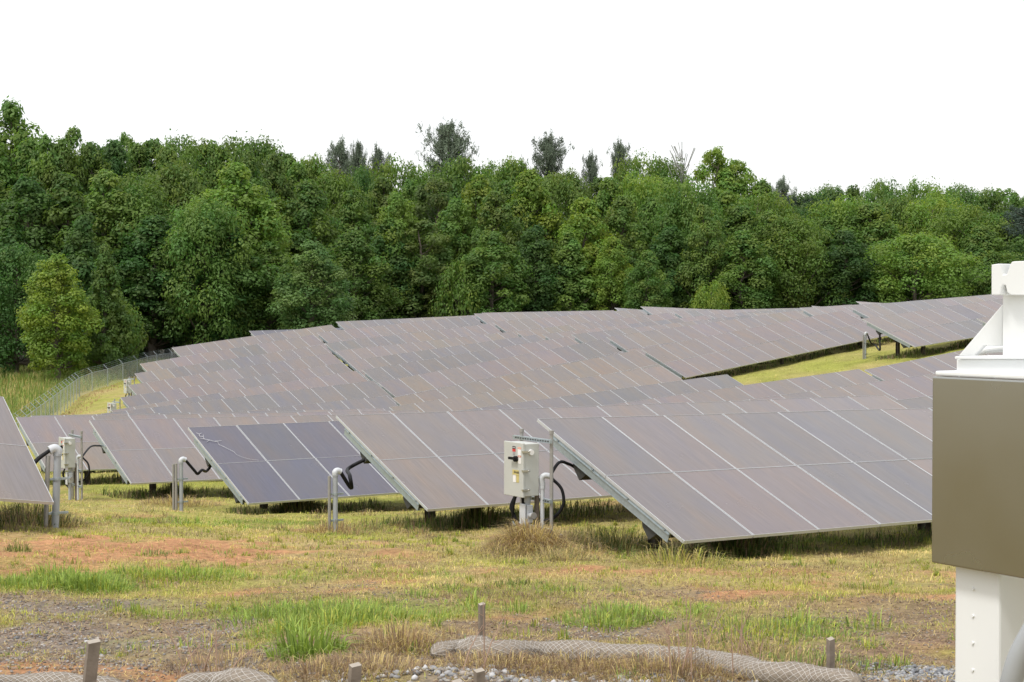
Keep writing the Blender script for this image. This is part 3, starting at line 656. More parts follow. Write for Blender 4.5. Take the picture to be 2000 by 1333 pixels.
# ------------------------------------------------------------ foliage
def unit(n):
    v = rng.normal(size=(n, 3)); return v/np.linalg.norm(v, axis=1)[:, None]
def leaf_quads(P, Nrm, size, tint):
    """one four-sided leaf spray at each P, facing roughly Nrm"""
    n = len(P); a = np.cross(Nrm, unit(n)); a /= np.linalg.norm(a, axis=1)[:, None]+1e-9; b = np.cross(Nrm, a)
    s = (size*rng.uniform(.6, 1.3, n))[:, None]; a = a*s; b = b*s*.62
    V = np.stack([P-a, P-b*.9+a*.1, P+a, P+b], 1).reshape(-1, 3)
    V += rng.normal(0, .04, V.shape)*size
    return V, np.arange(4*n).reshape(n, 4), np.repeat(tint, 4, 0)
def make_crown(H, R, kind, nl, size, seed):
    global rng
    rng = np.random.default_rng(seed); cl = []
    lo = .06 if kind in ('col', 'cone') else .10
    nc = int({'col': 190, 'round': 170, 'cone': 150, 'thin': 100}.get(kind, 100))
    lob = rng.uniform(0, 2*math.pi, 6); lam = rng.uniform(.7, 1.15, 6)
    for i in range(nc):
        t = rng.random()**.85; z = lo + (1-lo)*t; th = rng.uniform(0, 2*math.pi)
        if kind == 'col': prof = (min(1, (z+.12)*2.4))*max(.03, 1-((z-.42)/.6)**1.5)**.8 if z > .42 else min(1, .55+z)
        elif kind == 'cone': prof = max(.04, (1-z)**.75)*min(1, .5+z*3)
        elif kind == 'thin': prof = .95*math.sqrt(max(.05, 1-((z-.55)/.46)**2)) if z > .3 else .5
        else: prof = math.sqrt(max(.02, 1-((z-.48)/.53)**2))
        bulge = 1 + .20*math.sin(3*th+lob[0]+z*5) + .15*math.sin(5*th+lob[1]-z*8)
        rad = R*prof*bulge*rng.uniform(.66, 1.03)
        br = R*rng.uniform(.17, .30)*(.55+.6*prof); cl.append((rad*math.cos(th), rad*math.sin(th), z*H*.97, br))
    cl.append((0, 0, H*.95, R*.18)); cl = np.array(cl); wts = cl[:, 3]**2; wts /= wts.sum()
    idx = rng.choice(len(cl), nl, p=wts); d = unit(nl); loose = rng.random(nl) < .22; d[:, 2] = np.abs(d[:, 2])*rng.choice([1, 1, 1, -.5], nl)
    rr = np.where(loose, rng.uniform(.9, 1.42, nl), rng.uniform(.72, 1.08, nl))[:, None]
    P = cl[idx, :3] + d*rr*cl[idx, 3:4]*np.array([1, 1, 1.0])
    Nm = d*.9 + unit(nl)*.42 + np.array([0, 0, .3]); Nm /= np.linalg.norm(Nm, axis=1)[:, None]
    ct = rng.uniform(.82, 1.2, len(cl)); yel = rng.random(len(cl))
    base = np.array([.108, .198, .044]); t = np.tile(base, (nl, 1))*ct[idx][:, None]*rng.uniform(.85, 1.15, (nl, 1))
    t[:, 0] *= (.85+.5*yel[idx]); t[:, 1] *= (.95+.12*yel[idx])
    V, Fq, T_ = leaf_quads(P, Nm, size, t)
    return V, Fq, T_, cl
def trunk_mb(H, R, cl, seed, dead=False):
    rs = random.Random(seed); m = MB(); r0 = H*.016+.06
    ax = [np.array([0, 0, -.6])]
    for i in range(1, 8): ax.append(np.array([rs.gauss(0, H*.006*i**.5), rs.gauss(0, H*.006*i**.5), H*.92*i/7]))
    rad = [r0*(1.25-i/7*1.13) for i in range(8)]; m.tube(ax, rad, 8)
    for c in cl[::2 if not dead else 1]:
        z = c[2]; b = max(H*.12, z-math.hypot(c[0], c[1])*.75); k = min(6.99, b/(H*.92)*7); i = int(k); p = ax[i]*(1-(k-i))+ax[i+1]*(k-i)
        q = np.array(c[:3]); tipr = .06 if dead else .02; md = (p+q)/2+np.array([0, 0, -.05*H*.3]); rb = (r0*(1.2-k/7))*.35
        m.tube([p, md, q], [rb, rb*.6+tipr*.5, tipr], 5, caps=False)
    return m
def pine_mesh(H, R, seed):
    global rng
    rng = np.random.default_rng(seed); rs = random.Random(seed); br = MB(); P = []; N_ = []
    br.tube([(0, 0, -.5), (rs.gauss(0, .1), 0, H*.5), (0, 0, H)], [H*.016, H*.011, .03], 7)
    for k in range(84):
        z = H*(.6+.395*(k/83)**.7); L_ = R*min(1, (1.0-z/H)*5.5+.12)*rs.uniform(.5, 1.15); th = rs.uniform(0, 6.28)
        d = np.array([math.cos(th), math.sin(th), rs.uniform(.05, .55)+max(0, z/H-.93)*5]); p0 = np.array([0, 0, z]); p1 = p0+d*L_*.6; p2 = p0+d*L_+np.array([0, 0, L_*.12])
        br.tube([p0, p1, p2], [.05, .035, .015], 4, caps=False)
        for q in range(int(5+15*L_/R)):
            t = rs.uniform(.35, 1.02); p = p0+(p2-p0)*t+np.array([rs.gauss(0, .16), rs.gauss(0, .16), rs.gauss(.05, .12)])*L_*.45
            m_ = 8; P.append(np.tile(p, (m_, 1))+rng.normal(0, .16, (m_, 3))); N_.append(unit(m_))
    P = np.concatenate(P); Nm = np.concatenate(N_); n = len(P)
    a = unit(n)*np.array([1, 1, .8])+np.array([0, 0, .25]); b = np.cross(a, Nm); b /= np.linalg.norm(b, axis=1)[:, None]
    a *= .26; b *= .035
    V = np.stack([P-a, P-b, P+a, P+b], 1).reshape(-1, 3); t = np.tile(np.array([.105, .135, .090]), (n, 1))*rng.uniform(.6, 1.35, (n, 1))
    return V, np.arange(4*n).reshape(n, 4), np.repeat(t, 4, 0), br
PROT = {}
def proto(kind, v):
    if (kind, v) in PROT: return PROT[(kind, v)]
    sd = hash((len(kind), ord(kind[0]), v)) % 9999
    if kind == 'pine':
        V, Fq, t, b = pine_mesh(14, 3.6, sd); cr = fast_mesh('crown', V, Fq, [M['needle']], t); tr = b.mesh('trunk', [M['bark']]); h = 14; r = 3.6
    elif kind == 'bare':
        cl = np.array([(math.cos(a)*rr_, math.sin(a)*rr_, z, .1) for a, rr_, z in zip(np.random.default_rng(3).uniform(0, 6.28, 60), np.random.default_rng(4).uniform(.5, 2.6, 60), np.random.default_rng(5).uniform(9, 14, 60))])
        tr = trunk_mb(14, 3, cl, 3, True).mesh('trunk', [M['pale_bark']]); cr = None; h = 14; r = 3
    else:
        h, r = {'col': (20, 4.6), 'round': (17, 6.4), 'cone': (16, 3.9), 'thin': (20, 3.6), 'bush': (5, 3.2)}[kind]
        V, Fq, t, cl = make_crown(h, r, 'round' if kind == 'bush' else kind, {'col': 21000, 'round': 24000, 'cone': 15000, 'thin': 10000, 'bush': 8000}[kind], {'bush': .15}.get(kind, .215), sd+1)
        cr = fast_mesh('crown', V, Fq, [M['leaf']], t); tr = trunk_mb(h, r, cl, sd).mesh('trunk', [M['bark']])
    PROT[(kind, v)] = (cr, tr, h, r); return PROT[(kind, v)]
M['pale_bark'] = mat('pale_bark', (.3, .3, .28), .9)
NAMES = {'col': 'broadleaf_tree', 'round': 'broadleaf_tree', 'cone': 'conical_tree', 'thin': 'slender_tree', 'bush': 'shrub', 'pine': 'pine_tree', 'bare': 'bare_tree'}
TONE = {'mid': (1, 1, 1), 'lite': (1.28, 1.2, 1.05), 'yel': (1.55, 1.34, 1.05), 'dark': (.60, .70, .78), 'grey': (1.0, 1.0, 1.35), 'olive': (1.1, 1.0, 1.0), 'pine': (1.25, 1.25, 1.25), 'brown': (1.05, .9, 1.1)}
rsT = random.Random(11)
def tree(px, top, width, depth, kind, tone, label=None, group='trees of the forest edge behind the array', fix_v=None):
    v = rsT.randrange({'col': 4, 'round': 4, 'cone': 2, 'thin': 2, 'bush': 2, 'pine': 2, 'bare': 1}[kind]) if fix_v is None else fix_v
    cr, tr, h, r = proto(kind, v); depth += random.Random(int(px*7+top)).uniform(-7, 7); p = at(px, top, depth); g_ = gz(p[0], p[1]); Hh = p[2]-g_
    sx = (width*(1.18 if group.startswith(('trees', 'sky')) and kind not in ('pine', 'bare') else 1)/F_PX*depth)/(2*r*1.08); sz = Hh/h
    e = empty(NAMES[kind], Vector((p[0], p[1], g_)), label or 'one of the crowded green trees of the forest behind the solar field', 'tree' if kind != 'bush' else 'shrub', group)
    e.rotation_euler = (0, 0, rsT.uniform(0, 6.28)); e.scale = (sx, sx, sz)
    t_ = TONE[tone]; k = rsT.uniform(.8, 1.2); dj = rsT.uniform(-7, 7)
    for nm, me in (('trunk', tr), ('crown', cr)):
        if me is None: continue
        o = link(nm, me, e); o.color = (t_[0]*k, t_[1]*k, t_[2]*k, 1) if nm == 'crown' else (1, 1, 1, 1)
    return e
# skyline trees
for a in [(22, 195, 170, 215, 'col', 'mid', 'tallest tree at the left edge of the photo, its top above all others'),
          (-40, 240, 170, 215, 'col', 'mid'), (92, 262, 110, 212, 'col', 'mid'), (150, 248, 90, 225, 'thin', 'mid', 'thin topped tree second from the left on the skyline'), (200, 285, 120, 215, 'col', 'dark'), (242, 256, 80, 232, 'thin', 'mid'),
          (300, 270, 130, 222, 'col', 'mid'), (352, 272, 130, 226, 'round', 'mid'), (408, 270, 130, 230, 'col', 'lite'), (458, 274, 130, 235, 'round', 'mid'), (510, 282, 130, 238, 'round', 'mid'),
          (560, 298, 120, 240, 'col', 'mid'), (608, 316, 120, 240, 'round', 'lite'), (663, 290, 75, 262, 'pine', 'pine', 'round grey green pine, left of the two close together on the skyline'),
          (700, 290, 45, 262, 'pine', 'pine', 'narrow pine just right of the round skyline pine'), (738, 303, 60, 268, 'pine', 'pine', 'small pine tip between the skyline pines and the large pine'),
          (715, 345, 120, 250, 'round', 'olive'), (770, 312, 130, 255, 'round', 'lite'), (878, 255, 120, 270, 'pine', 'pine', 'largest pine on the skyline with a broad fanned crown'),
          (835, 322, 120, 258, 'round', 'lite'), (900, 312, 140, 262, 'round', 'mid'), (955, 325, 120, 262, 'round', 'mid'), (1003, 318, 110, 266, 'round', 'lite'),
          (1068, 280, 100, 275, 'pine', 'pine', 'broad triangular pine on the skyline right of the photo centre'), (1108, 342, 110, 262, 'round', 'olive'),
          (1152, 314, 50, 270, 'pine', 'pine', 'slim pine top poking out left of the taller slim pine'), (1213, 292, 60, 270, 'pine', 'pine', 'slim pine top left of the bare tree'),
          (1170, 345, 110, 262, 'col', 'olive'), (1255, 302, 110, 255, 'round', 'lite'), (1330, 277, 75, 252, 'bare', 'mid', 'bare pale grey tree top on the skyline'),
          (1310, 315, 110, 250, 'round', 'mid'), (1400, 284, 95, 245, 'thin', 'yel', 'tall loose bright green tree right of the bare tree'), (1445, 312, 100, 246, 'thin', 'lite'), (1420, 325, 130, 248, 'col', 'lite'),
          (1490, 350, 110, 252, 'col', 'mid'), (1528, 360, 60, 262, 'pine', 'pine', 'dark pine top at the dip in the skyline'), (1575, 384, 110, 262, 'round', 'dark'), (1622, 370, 110, 265, 'round', 'grey'),
          (1666, 360, 80, 258, 'col', 'mid'), (1722, 356, 110, 270, 'round', 'mid'), (1790, 354, 110, 270, 'round', 'mid'), (1835, 372, 100, 270, 'round', 'lite'),
          (1876, 370, 110, 275, 'round', 'grey'), (1932, 376, 90, 268, 'round', 'mid'), (1962, 366, 80, 270, 'thin', 'mid'), (2010, 376, 120, 272, 'col', 'mid'), (2080, 380, 160, 272, 'round', 'mid'), (1550, 395, 100, 258, 'pine', 'dark')]:
    tree(a[0], a[1], a[2], a[3], a[4], a[5], a[6] if len(a) > 6 else None, group=('skyline trees' if len(a) > 6 else 'trees of the forest edge behind the array'))
# main wall of trees
for a in [(-20, 270, 150, 206, 'col', 'mid'), (62, 268, 130, 204, 'col', 'mid'), (122, 268, 120, 206, 'col', 'olive'), (178, 276, 120, 207, 'col', 'mid'), (222, 272, 120, 209, 'col', 'dark'), (268, 278, 120, 212, 'col', 'mid'), (325, 282, 110, 214, 'col', 'olive'), (380, 284, 120, 217, 'col', 'mid'), (432, 284, 110, 222, 'col', 'lite'), (485, 292, 110, 226, 'col', 'mid'), (535, 300, 110, 228, 'col', 'olive'), (580, 316, 100, 230, 'col', 'mid'), (690, 370, 120, 214, 'col', 'mid'), (775, 375, 110, 216, 'col', 'lite'), (890, 385, 110, 220, 'col', 'mid'), (965, 372, 110, 220, 'col', 'olive'), (1010, 390, 110, 220, 'col', 'mid'), (1075, 395, 110, 222, 'col', 'lite'), (1215, 380, 110, 224, 'col', 'olive'), (1275, 385, 110, 226, 'col', 'mid'), (1325, 390, 100, 226, 'col', 'lite'), (1450, 400, 120, 226, 'col', 'mid'), (1500, 410, 110, 226, 'col', 'olive'), (1620, 420, 110, 236, 'col', 'mid'), (1725, 425, 110, 234, 'col', 'lite'), (1850, 430, 120, 236, 'col', 'mid'), (1915, 440, 110, 236, 'col', 'olive'), (420, 400, 170, 190, 'col', 'dark'), (300, 420, 170, 188, 'col', 'dark'),
          (-30, 330, 190, 190, 'col', 'mid'), (55, 345, 170, 188, 'col', 'dark'), (130, 340, 170, 190, 'cone', 'mid'), (205, 330, 170, 198, 'col', 'olive'), (275, 345, 160, 200, 'round', 'mid'), (345, 330, 150, 205, 'round', 'olive'),
          (458, 315, 200, 196, 'col', 'lite', 'large tall light green tree standing forward left of centre'), (400, 390, 150, 192, 'round', 'mid'), (540, 385, 150, 204, 'col', 'lite'), (600, 350, 140, 216, 'col', 'mid'), (655, 345, 130, 222, 'round', 'lite'),
          (702, 330, 90, 236, 'round', 'dark'), (745, 345, 110, 228, 'col', 'olive'), (800, 350, 110, 226, 'col', 'mid'), (852, 345, 110, 230, 'thin', 'brown'), (850, 370, 120, 236, 'round', 'dark'), (935, 340, 130, 226, 'col', 'yel', 'pale pointed tree right below the large skyline pine'), (990, 352, 120, 230, 'col', 'mid'),
          (1035, 330, 120, 232, 'col', 'yel'), (1085, 350, 120, 232, 'round', 'olive'), (1140, 385, 140, 222, 'col', 'yel', 'pale yellow green tree with a pointed top at the photo centre'), (1190, 345, 110, 236, 'col', 'lite'), (1245, 340, 130, 234, 'round', 'lite'), (1300, 345, 120, 236, 'col', 'lite'),
          (1350, 350, 120, 234, 'round', 'mid'), (1420, 370, 130, 232, 'col', 'lite'), (1480, 375, 130, 232, 'round', 'lite'), (1530, 395, 110, 236, 'round', 'mid'),
          (1590, 400, 120, 244, 'round', 'dark'), (1650, 385, 130, 240, 'round', 'lite'), (1700, 395, 140, 240, 'col', 'olive'), (1760, 385, 130, 245, 'round', 'olive'), (1820, 390, 130, 245, 'round', 'yel'), (1885, 405, 150, 242, 'round', 'lite'), (1950, 420, 130, 245, 'round', 'dark'), (2010, 410, 150, 240, 'pine', 'dark'), (2080, 420, 170, 238, 'round', 'mid')]:
    tree(a[0], a[1], a[2], a[3], a[4], a[5], a[6] if len(a) > 6 else None, group=('forward trees' if len(a) > 6 else 'trees of the forest edge behind the array'))
# the forest carries on past both edges of the view
for a in [(-110, 250, 170, 205, 'col', 'mid'), (-190, 270, 170, 200, 'round', 'dark'), (-280, 250, 170, 204, 'col', 'mid'), (-370, 275, 180, 200, 'col', 'lite'), (-460, 260, 180, 205, 'round', 'mid'), (-110, 420, 170, 178, 'round', 'mid'), (-220, 400, 170, 180, 'col', 'dark'), (-340, 420, 180, 180, 'round', 'mid'), (-470, 400, 190, 180, 'col', 'mid'),
          (2160, 380, 160, 262, 'col', 'mid'), (2250, 370, 160, 260, 'round', 'dark'), (2350, 380, 170, 258, 'col', 'mid'), (2450, 375, 170, 262, 'round', 'lite'), (2180, 440, 170, 236, 'round', 'mid'), (2320, 440, 170, 236, 'col', 'dark'), (2440, 440, 170, 236, 'round', 'mid')]:
    tree(*a)
# lower, nearer trees and undergrowth
for a in [(30, 480, 150, 172, 'round', 'dark'), (110, 495, 140, 163, 'col', 'yel', 'small yellow green tree with a visible forked trunk behind the fence'), (205, 475, 110, 168, 'cone', 'mid', 'conical green tree right of the small forked tree'), (225, 590, 90, 160, 'bush', 'olive', 'low grey green shrub at the foot of the conical tree'),
          (160, 420, 140, 178, 'cone', 'dark'), (525, 470, 130, 186, 'col', 'mid'), (690, 450, 130, 204, 'col', 'mid'), (760, 430, 130, 208, 'col', 'dark'), (960, 450, 130, 212, 'col', 'mid'), (1045, 440, 120, 214, 'col', 'dark'), (1110, 450, 120, 214, 'cone', 'mid'), (1310, 440, 120, 218, 'col', 'dark'), (1450, 450, 120, 220, 'col', 'mid'), (1650, 450, 120, 228, 'col', 'dark'), (1720, 470, 120, 228, 'col', 'mid'), (1930, 450, 130, 230, 'col', 'mid'), (610, 470, 150, 190, 'col', 'grey', 'grey green tree with drooping right side, left of the table skyline'), 
          (820, 430, 120, 212, 'thin', 'brown'), (905, 515, 100, 204, 'bush', 'lite', 'low bright bush beneath the pale pointed tree'), 
          (1195, 462, 100, 212, 'col', 'yel', 'short yellow green tree at the foot of the forest right of centre'), (1265, 488, 80, 216, 'col', 'mid'), (1375, 398, 110, 216, 'col', 'olive', 'narrow upright tree standing forward below the bare tree'), (1390, 556, 70, 205, 'bush', 'yel', 'yellow bush at the foot of the narrow upright tree'),
          (1545, 428, 170, 218, 'round', 'lite', 'broad forward tree with a rounded top, right of centre'), 
          (1660, 545, 80, 226, 'bush', 'brown'), (1790, 462, 200, 226, 'round', 'lite', 'broad dome shaped tree at the right part of the forest'), (1940, 490, 120, 232, 'round', 'mid'), (2010, 470, 120, 230, 'round', 'dark'),
          ]:
    tree(a[0], a[1], a[2], a[3], a[4], a[5], a[6] if len(a) > 6 else None, group=('forward trees' if len(a) > 6 else 'trees of the forest edge behind the array'))

# ------------------------------------------------------------ grass, straw, weeds, stones
def blades(P, h, wd, lean, tint, ang=None):
    """P (n,3) roots, h (n), wd (n), lean amount (n), tint (n,3): pointed blades bent over"""
    n = len(P); a = rng.uniform(0, 2*math.pi, n) if ang is None else ang + rng.normal(0, .7, n); d = np.stack([np.cos(a), np.sin(a), np.zeros(n)], 1); s = np.stack([-np.sin(a+rng.normal(0, .5, n)), np.cos(a), np.zeros(n)], 1)
    hh = h[:, None]; l = lean[:, None]; wv = s*wd[:, None]/2
    z = np.array([0, 0, 1.])
    m1 = P + z*hh*.6*np.sqrt(np.maximum(.05, 1-.3*l**2)) + d*hh*l*.30; tp = P + z*hh*np.maximum(.10, 1-.55*l) + d*hh*l*.95
    V = np.stack([P-wv, P+wv, m1+wv*.8, tp, m1-wv*.8], 1).reshape(-1, 3)
    k = 5*np.arange(n)[:, None, None]
    return V, (k+np.array([(0, 1, 2), (0, 2, 4), (4, 2, 3)])[None]).reshape(-1, 3), np.repeat(tint, 5, 0)
class Bl:
    def __init__(s): s.V = []; s.F = []; s.T = []; s.n = 0
    def add(s, V, F, T_): s.V.append(V); s.F.append(F+s.n); s.T.append(T_); s.n += len(V)
    def obj(s, name, m, parent=None): return link(name, fast_mesh(name, np.concatenate(s.V), np.concatenate(s.F), [m], np.concatenate(s.T)), parent)
rng = np.random.default_rng(21)
GC = {'green': np.array([.19, .27, .06]), 'lime': np.array([.30, .40, .085]), 'turf': np.array([.40, .41, .08]), 'straw': np.array([.56, .45, .19]), 'brown': np.array([.27, .195, .125]), 'rust': np.array([.38, .26, .14]), 'deep': np.array([.07, .11, .025]), 'olive': np.array([.19, .20, .07])}
def scatter(n, y0, y1):
    y = np.sqrt(rng.uniform(y0**2, y1**2, n)); x = rng.uniform(-.36, .36, n)*y; return x, y
def bare(x, y): return np.clip((13.2-y+(fbm(x, y, 1.4, 120)-.5)*5)/2.5, 0, 1)*np.clip((fbm(x, y, .7, 130)-.36)*5, 0, 1)
gb = Bl()
for n, y0, y1, sc_ in ((110000, 7.0, 13, 1.0), (120000, 13, 24, 1.45), (60000, 24, 45, 2.2), (50000, 45, 100, 3.6)):
    x, y = scatter(n, y0, y1); cl, gr, gn, br = masks(x, y); b = fbm(x, y, 1.3, 4); pat = fbm(x, y, .45, 50)
    keep = rng.random(n) < np.clip(-.12 + pat*1.7*(.45+.55*np.clip((y-7)/8, 0, 1)) - cl*.75 - gr*.6 - bare(x, y)*.75, .04, 1); x, y, gn, br, b, pat = (q[keep] for q in (x, y, gn, br, b, pat)); n_ = len(x)
    u_ = rng.random(n_); g_ = np.clip(.5 + gn*.5 + (fbm(x, y, 1.1, 70)-.5)*2.6 - br*.6 - .2*(y < 10), 0, 1)
    T_ = np.where((u_ < g_)[:, None], GC['turf'], GC['straw']); T_ = np.where(((u_ < gn*.8))[:, None], GC['lime'], T_); T_ = np.where((rng.random(n_) < br*.8)[:, None], GC['brown'], T_)
    T_ = np.where((rng.random(n_) < np.clip((fbm(x, y, .8, 90)-.5)*2.2+.3*np.clip((13-y)/4, 0, 1), 0, .85))[:, None], GC['brown'], T_)
    T_ = T_*rng.uniform(.55, 1.2, (n_, 1))*(.35+1.3*fbm(x, y, .45, 95))[:, None]; h = (.022+.045*rng.random(n_)+.015*gn+.02*pat)*(1+.12*(sc_-1))
    gb.add(*blades(np.stack([x, y, ground_z(x, y)-.005], 1), h, np.full(n_, .0045)*sc_, np.clip(rng.normal(1.05, .4, n_), 0, 1.6), T_))
tag(gb.obj('mown_grass', M['blade']), 'short mown yellow green grass mixed with straw', 'grass', kind='stuff')

def tuft_into(B, c, rad, h, n, cols, lean=.5, wd=.006, zs=0.):
    a = rng.uniform(0, 6.28, n); r_ = rad*np.sqrt(rng.random(n)); x = c[0]+r_*np.cos(a); y = c[1]+r_*np.sin(a); P = np.stack([x, y, ground_z(x, y)-.01+zs*(1-(r_/rad)**2)], 1)
    T_ = np.stack([GC[cols[i]] for i in rng.integers(0, len(cols), n)])*rng.uniform(.65, 1.25, (n, 1))
    B.add(*blades(P, h*(1-.65*(r_/rad)**2)*rng.uniform(.4, 1.15, n), wd*rng.uniform(.7, 1.3, n), np.clip(rng.normal(lean, .3, n)*(.5+.9*r_/rad), 0, 1.6), T_, a))
lb = Bl(); x, y = scatter(60000, 7.2, 16); cl, gr, gn, br = masks(x, y); k = rng.random(len(x)) < .75; x, y = x[k], y[k]; n_ = len(x)
lb.add(*blades(np.stack([x, y, ground_z(x, y)+.003], 1), rng.uniform(.02, .07, n_), np.full(n_, .0035), np.full(n_, 1.55), np.stack([GC[['straw', 'brown', 'rust', 'straw'][i]] for i in rng.integers(0, 4, n_)])*rng.uniform(.45, 1.2, (n_, 1))))
tag(lb.obj('straw_litter', M['blade']), 'dead straw litter lying flat on the foreground soil', 'litter', kind='stuff')
# loose tufts everywhere in the foreground
wb = Bl()
for i in range(1500):
    x, y = scatter(1, 8, 22); cl, gr, gn, br = masks(x, y)
    if rng.random() > .32+gn[0]*1.2-gr[0]*.15: continue
    k = 'lime' if gn[0] > .35 or rng.random() < .35 else 'turf'
    tuft_into(wb, (x[0], y[0]), rng.uniform(.03, .15), rng.uniform(.05, .14)+.05*gn[0], int(rng.uniform(15, 60)), [k, 'green', 'turf'], .55, .006*max(1, y[0]/12))
for px, py, rad, h, n, cols in [(35, 1078, .14, .2, 160, ['green', 'olive']), (150, 1140, .5, .2, 700, ['lime', 'green']), (190, 1155, .35, .22, 400, ['green', 'lime']), (330, 1130, .8, .17, 900, ['green', 'turf', 'lime']), (300, 1085, .2, .12, 150, ['green', 'olive']), (40, 1150, .3, .17, 300, ['lime', 'green']),
                                (640, 1210, .8, .2, 1000, ['lime', 'green']), (740, 1215, .5, .14, 500, ['green', 'turf']), (520, 1200, .3, .14, 300, ['green', 'lime']), (1190, 1215, .45, .17, 500, ['lime', 'green']), (1010, 1195, .12, .16, 90, ['green', 'lime']), (1500, 1235, .5, .14, 500, ['green', 'turf']),
                                (1620, 1240, .3, .12, 200, ['lime', 'green']), (820, 1165, .2, .12, 130, ['lime', 'green']), (880, 1150, .25, .1, 160, ['deep', 'green']), (1000, 1148, .3, .12, 200, ['deep', 'green']), (1520, 1085, .3, .1, 150, ['green', 'turf']), (1700, 1150, .3, .1, 200, ['green', 'turf']), (1900, 1250, .15, .12, 120, ['lime']), (1560, 1300, .4, .16, 300, ['green', 'olive']), (1690, 1310, .3, .12, 150, ['green', 'olive']), (1450, 1250, .5, .15, 400, ['turf', 'green'])]:
    c = hit(px, py); tuft_into(wb, c, rad, h, n, cols, .5, .0065)
for px, py, rad, h, n in [(110, 1128, .35, .2, 500), (185, 1152, .3, .22, 500), (250, 1120, .3, .15, 300), (370, 1128, .5, .16, 500), (640, 1230, .4, .2, 500), (560, 1240, .3, .2, 300), (700, 1208, .5, .15, 500), (560, 1195, .3, .12, 250), (30, 1140, .3, .18, 300), (420, 1200, .2, .12, 120), (1560, 1220, .3, .12, 200), (1240, 1205, .3, .14, 250), (1180, 1222, .25, .16, 220), (1640, 1060, .5, .12, 300)]:
    tuft_into(wb, hit(px, py), rad, h, n, ['lime', 'lime', 'green', 'turf'], .7, .008)
tag(wb.obj('weed_tufts', M['blade']), 'loose tufts of taller green grass scattered in the foreground', 'grass', kind='stuff')
# big bright tufts that stand out
def tuft(px, py, rad, h, n, cols, label, name='grass_tuft', lean=.5, wd=.008, cat='grass tuft', zs=0., d=None):
    c = hit(px, py); B = Bl(); tuft_into(B, c, rad, h, n, cols, lean, wd, zs); o = B.obj(name, M['blade']); tag(o, label, cat); return o
tuft(600, 1285, .22, .33, 330, ['lime', 'green', 'lime'], 'tall bright green grass tuft in the foreground left of the netting roll', wd=.011, lean=.6)
tuft(150, 1150, .22, .22, 260, ['lime', 'lime', 'green'], 'bright green tuft on the edge of the red clay at the left')
tuft(965, 1275, .10, .16, 90, ['olive', 'turf'], 'thin olive tuft growing at the foot of the middle wooden stake', wd=.006)
tuft(1035, 1076, .50, .34, 2400, ['straw', 'brown', 'straw', 'rust'], 'heap of dry straw coloured grass at the foot of the near switch box', 'dry_grass_heap', 1.25, .006, 'dry grass', .15)
tuft(1105, 1070, .5, .28, 900, ['straw', 'brown', 'olive'], 'smaller dry grass heap right of the near switch box', 'dry_grass_heap', 1.2, .006, 'dry grass', .08)
tuft(655, 1040, .5, .25, 600, ['straw', 'brown', 'rust'], 'dry grass around the foot of the riser before the second row', 'dry_grass_heap', .8, .007, 'dry grass', .03)
tuft(349, 990, .8, .3, 900, ['straw', 'brown'], 'dry grass around the foot of the double riser at the blue table', 'dry_grass_heap', .8, .008, 'dry grass', .04)
tuft(60, 1020, .7, .35, 1300, ['brown', 'olive', 'deep', 'straw'], 'dark brown and olive weeds under the cut-off table at the left edge', 'weed_clump', .7, .008, 'weeds', .05)
tuft(1180, 1070, .7, .34, 1100, ['olive', 'deep', 'straw'], 'olive weeds under the left end of the largest near table', 'weed_clump', .7, .007, 'weeds', .03)
tuft(1330, 1105, .55, .35, 500, ['straw', 'turf', 'olive'], 'pale arching grass under the lowest corner of the near table', 'weed_clump', 1.0, .006, 'weeds', .03)
tuft(780, 1262, .35, .2, 700, ['rust', 'straw', 'brown'], 'rusty orange grass clump left of the netting roll', 'dry_grass_heap', .7, .005, 'dry grass', .03)

hb = Bl()
for i in range(34):
    c = hit(rng.normal(1060, 75), rng.uniform(1058, 1100)); tuft_into(hb, c, rng.uniform(.1, .3), rng.uniform(.1, .26), 90, ['straw', 'brown', 'olive', 'straw'], 1.15, .005, .04)
for i in range(26):
    c = hit(rng.choice([350, 655, 820, 1290])+rng.normal(0, 45), rng.uniform(992, 1050)); tuft_into(hb, c, rng.uniform(.1, .3), rng.uniform(.08, .22), 70, ['straw', 'brown', 'rust', 'olive'], 1.1, .007, .03)
tag(hb.obj('loose_straw', M['blade']), 'loose irregular dry grass between the riser feet and the table ends', 'dry grass', kind='stuff')
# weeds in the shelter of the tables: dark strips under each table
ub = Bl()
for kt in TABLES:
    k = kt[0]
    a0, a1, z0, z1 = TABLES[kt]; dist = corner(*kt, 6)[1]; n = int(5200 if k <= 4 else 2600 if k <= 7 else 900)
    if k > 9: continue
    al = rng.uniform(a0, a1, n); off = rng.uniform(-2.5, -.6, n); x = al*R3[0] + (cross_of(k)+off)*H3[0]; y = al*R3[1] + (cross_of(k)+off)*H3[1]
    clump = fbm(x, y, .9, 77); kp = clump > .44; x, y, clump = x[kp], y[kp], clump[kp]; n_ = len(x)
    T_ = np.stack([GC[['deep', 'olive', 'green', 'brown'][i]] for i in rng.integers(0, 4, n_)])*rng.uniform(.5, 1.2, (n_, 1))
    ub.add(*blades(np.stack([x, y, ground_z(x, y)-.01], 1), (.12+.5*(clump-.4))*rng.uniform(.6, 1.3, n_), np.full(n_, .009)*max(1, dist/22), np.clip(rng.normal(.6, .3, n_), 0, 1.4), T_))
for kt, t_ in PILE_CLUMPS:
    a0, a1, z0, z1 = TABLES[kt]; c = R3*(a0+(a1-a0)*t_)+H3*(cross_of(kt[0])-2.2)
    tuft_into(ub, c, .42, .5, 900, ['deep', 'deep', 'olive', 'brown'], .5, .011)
p, q = WEST; n = 2500; t_ = rng.random(n); P = p[None]*(1-t_[:, None])+q[None]*t_[:, None]-H3*rng.uniform(.4, 2.5, n)[:, None]
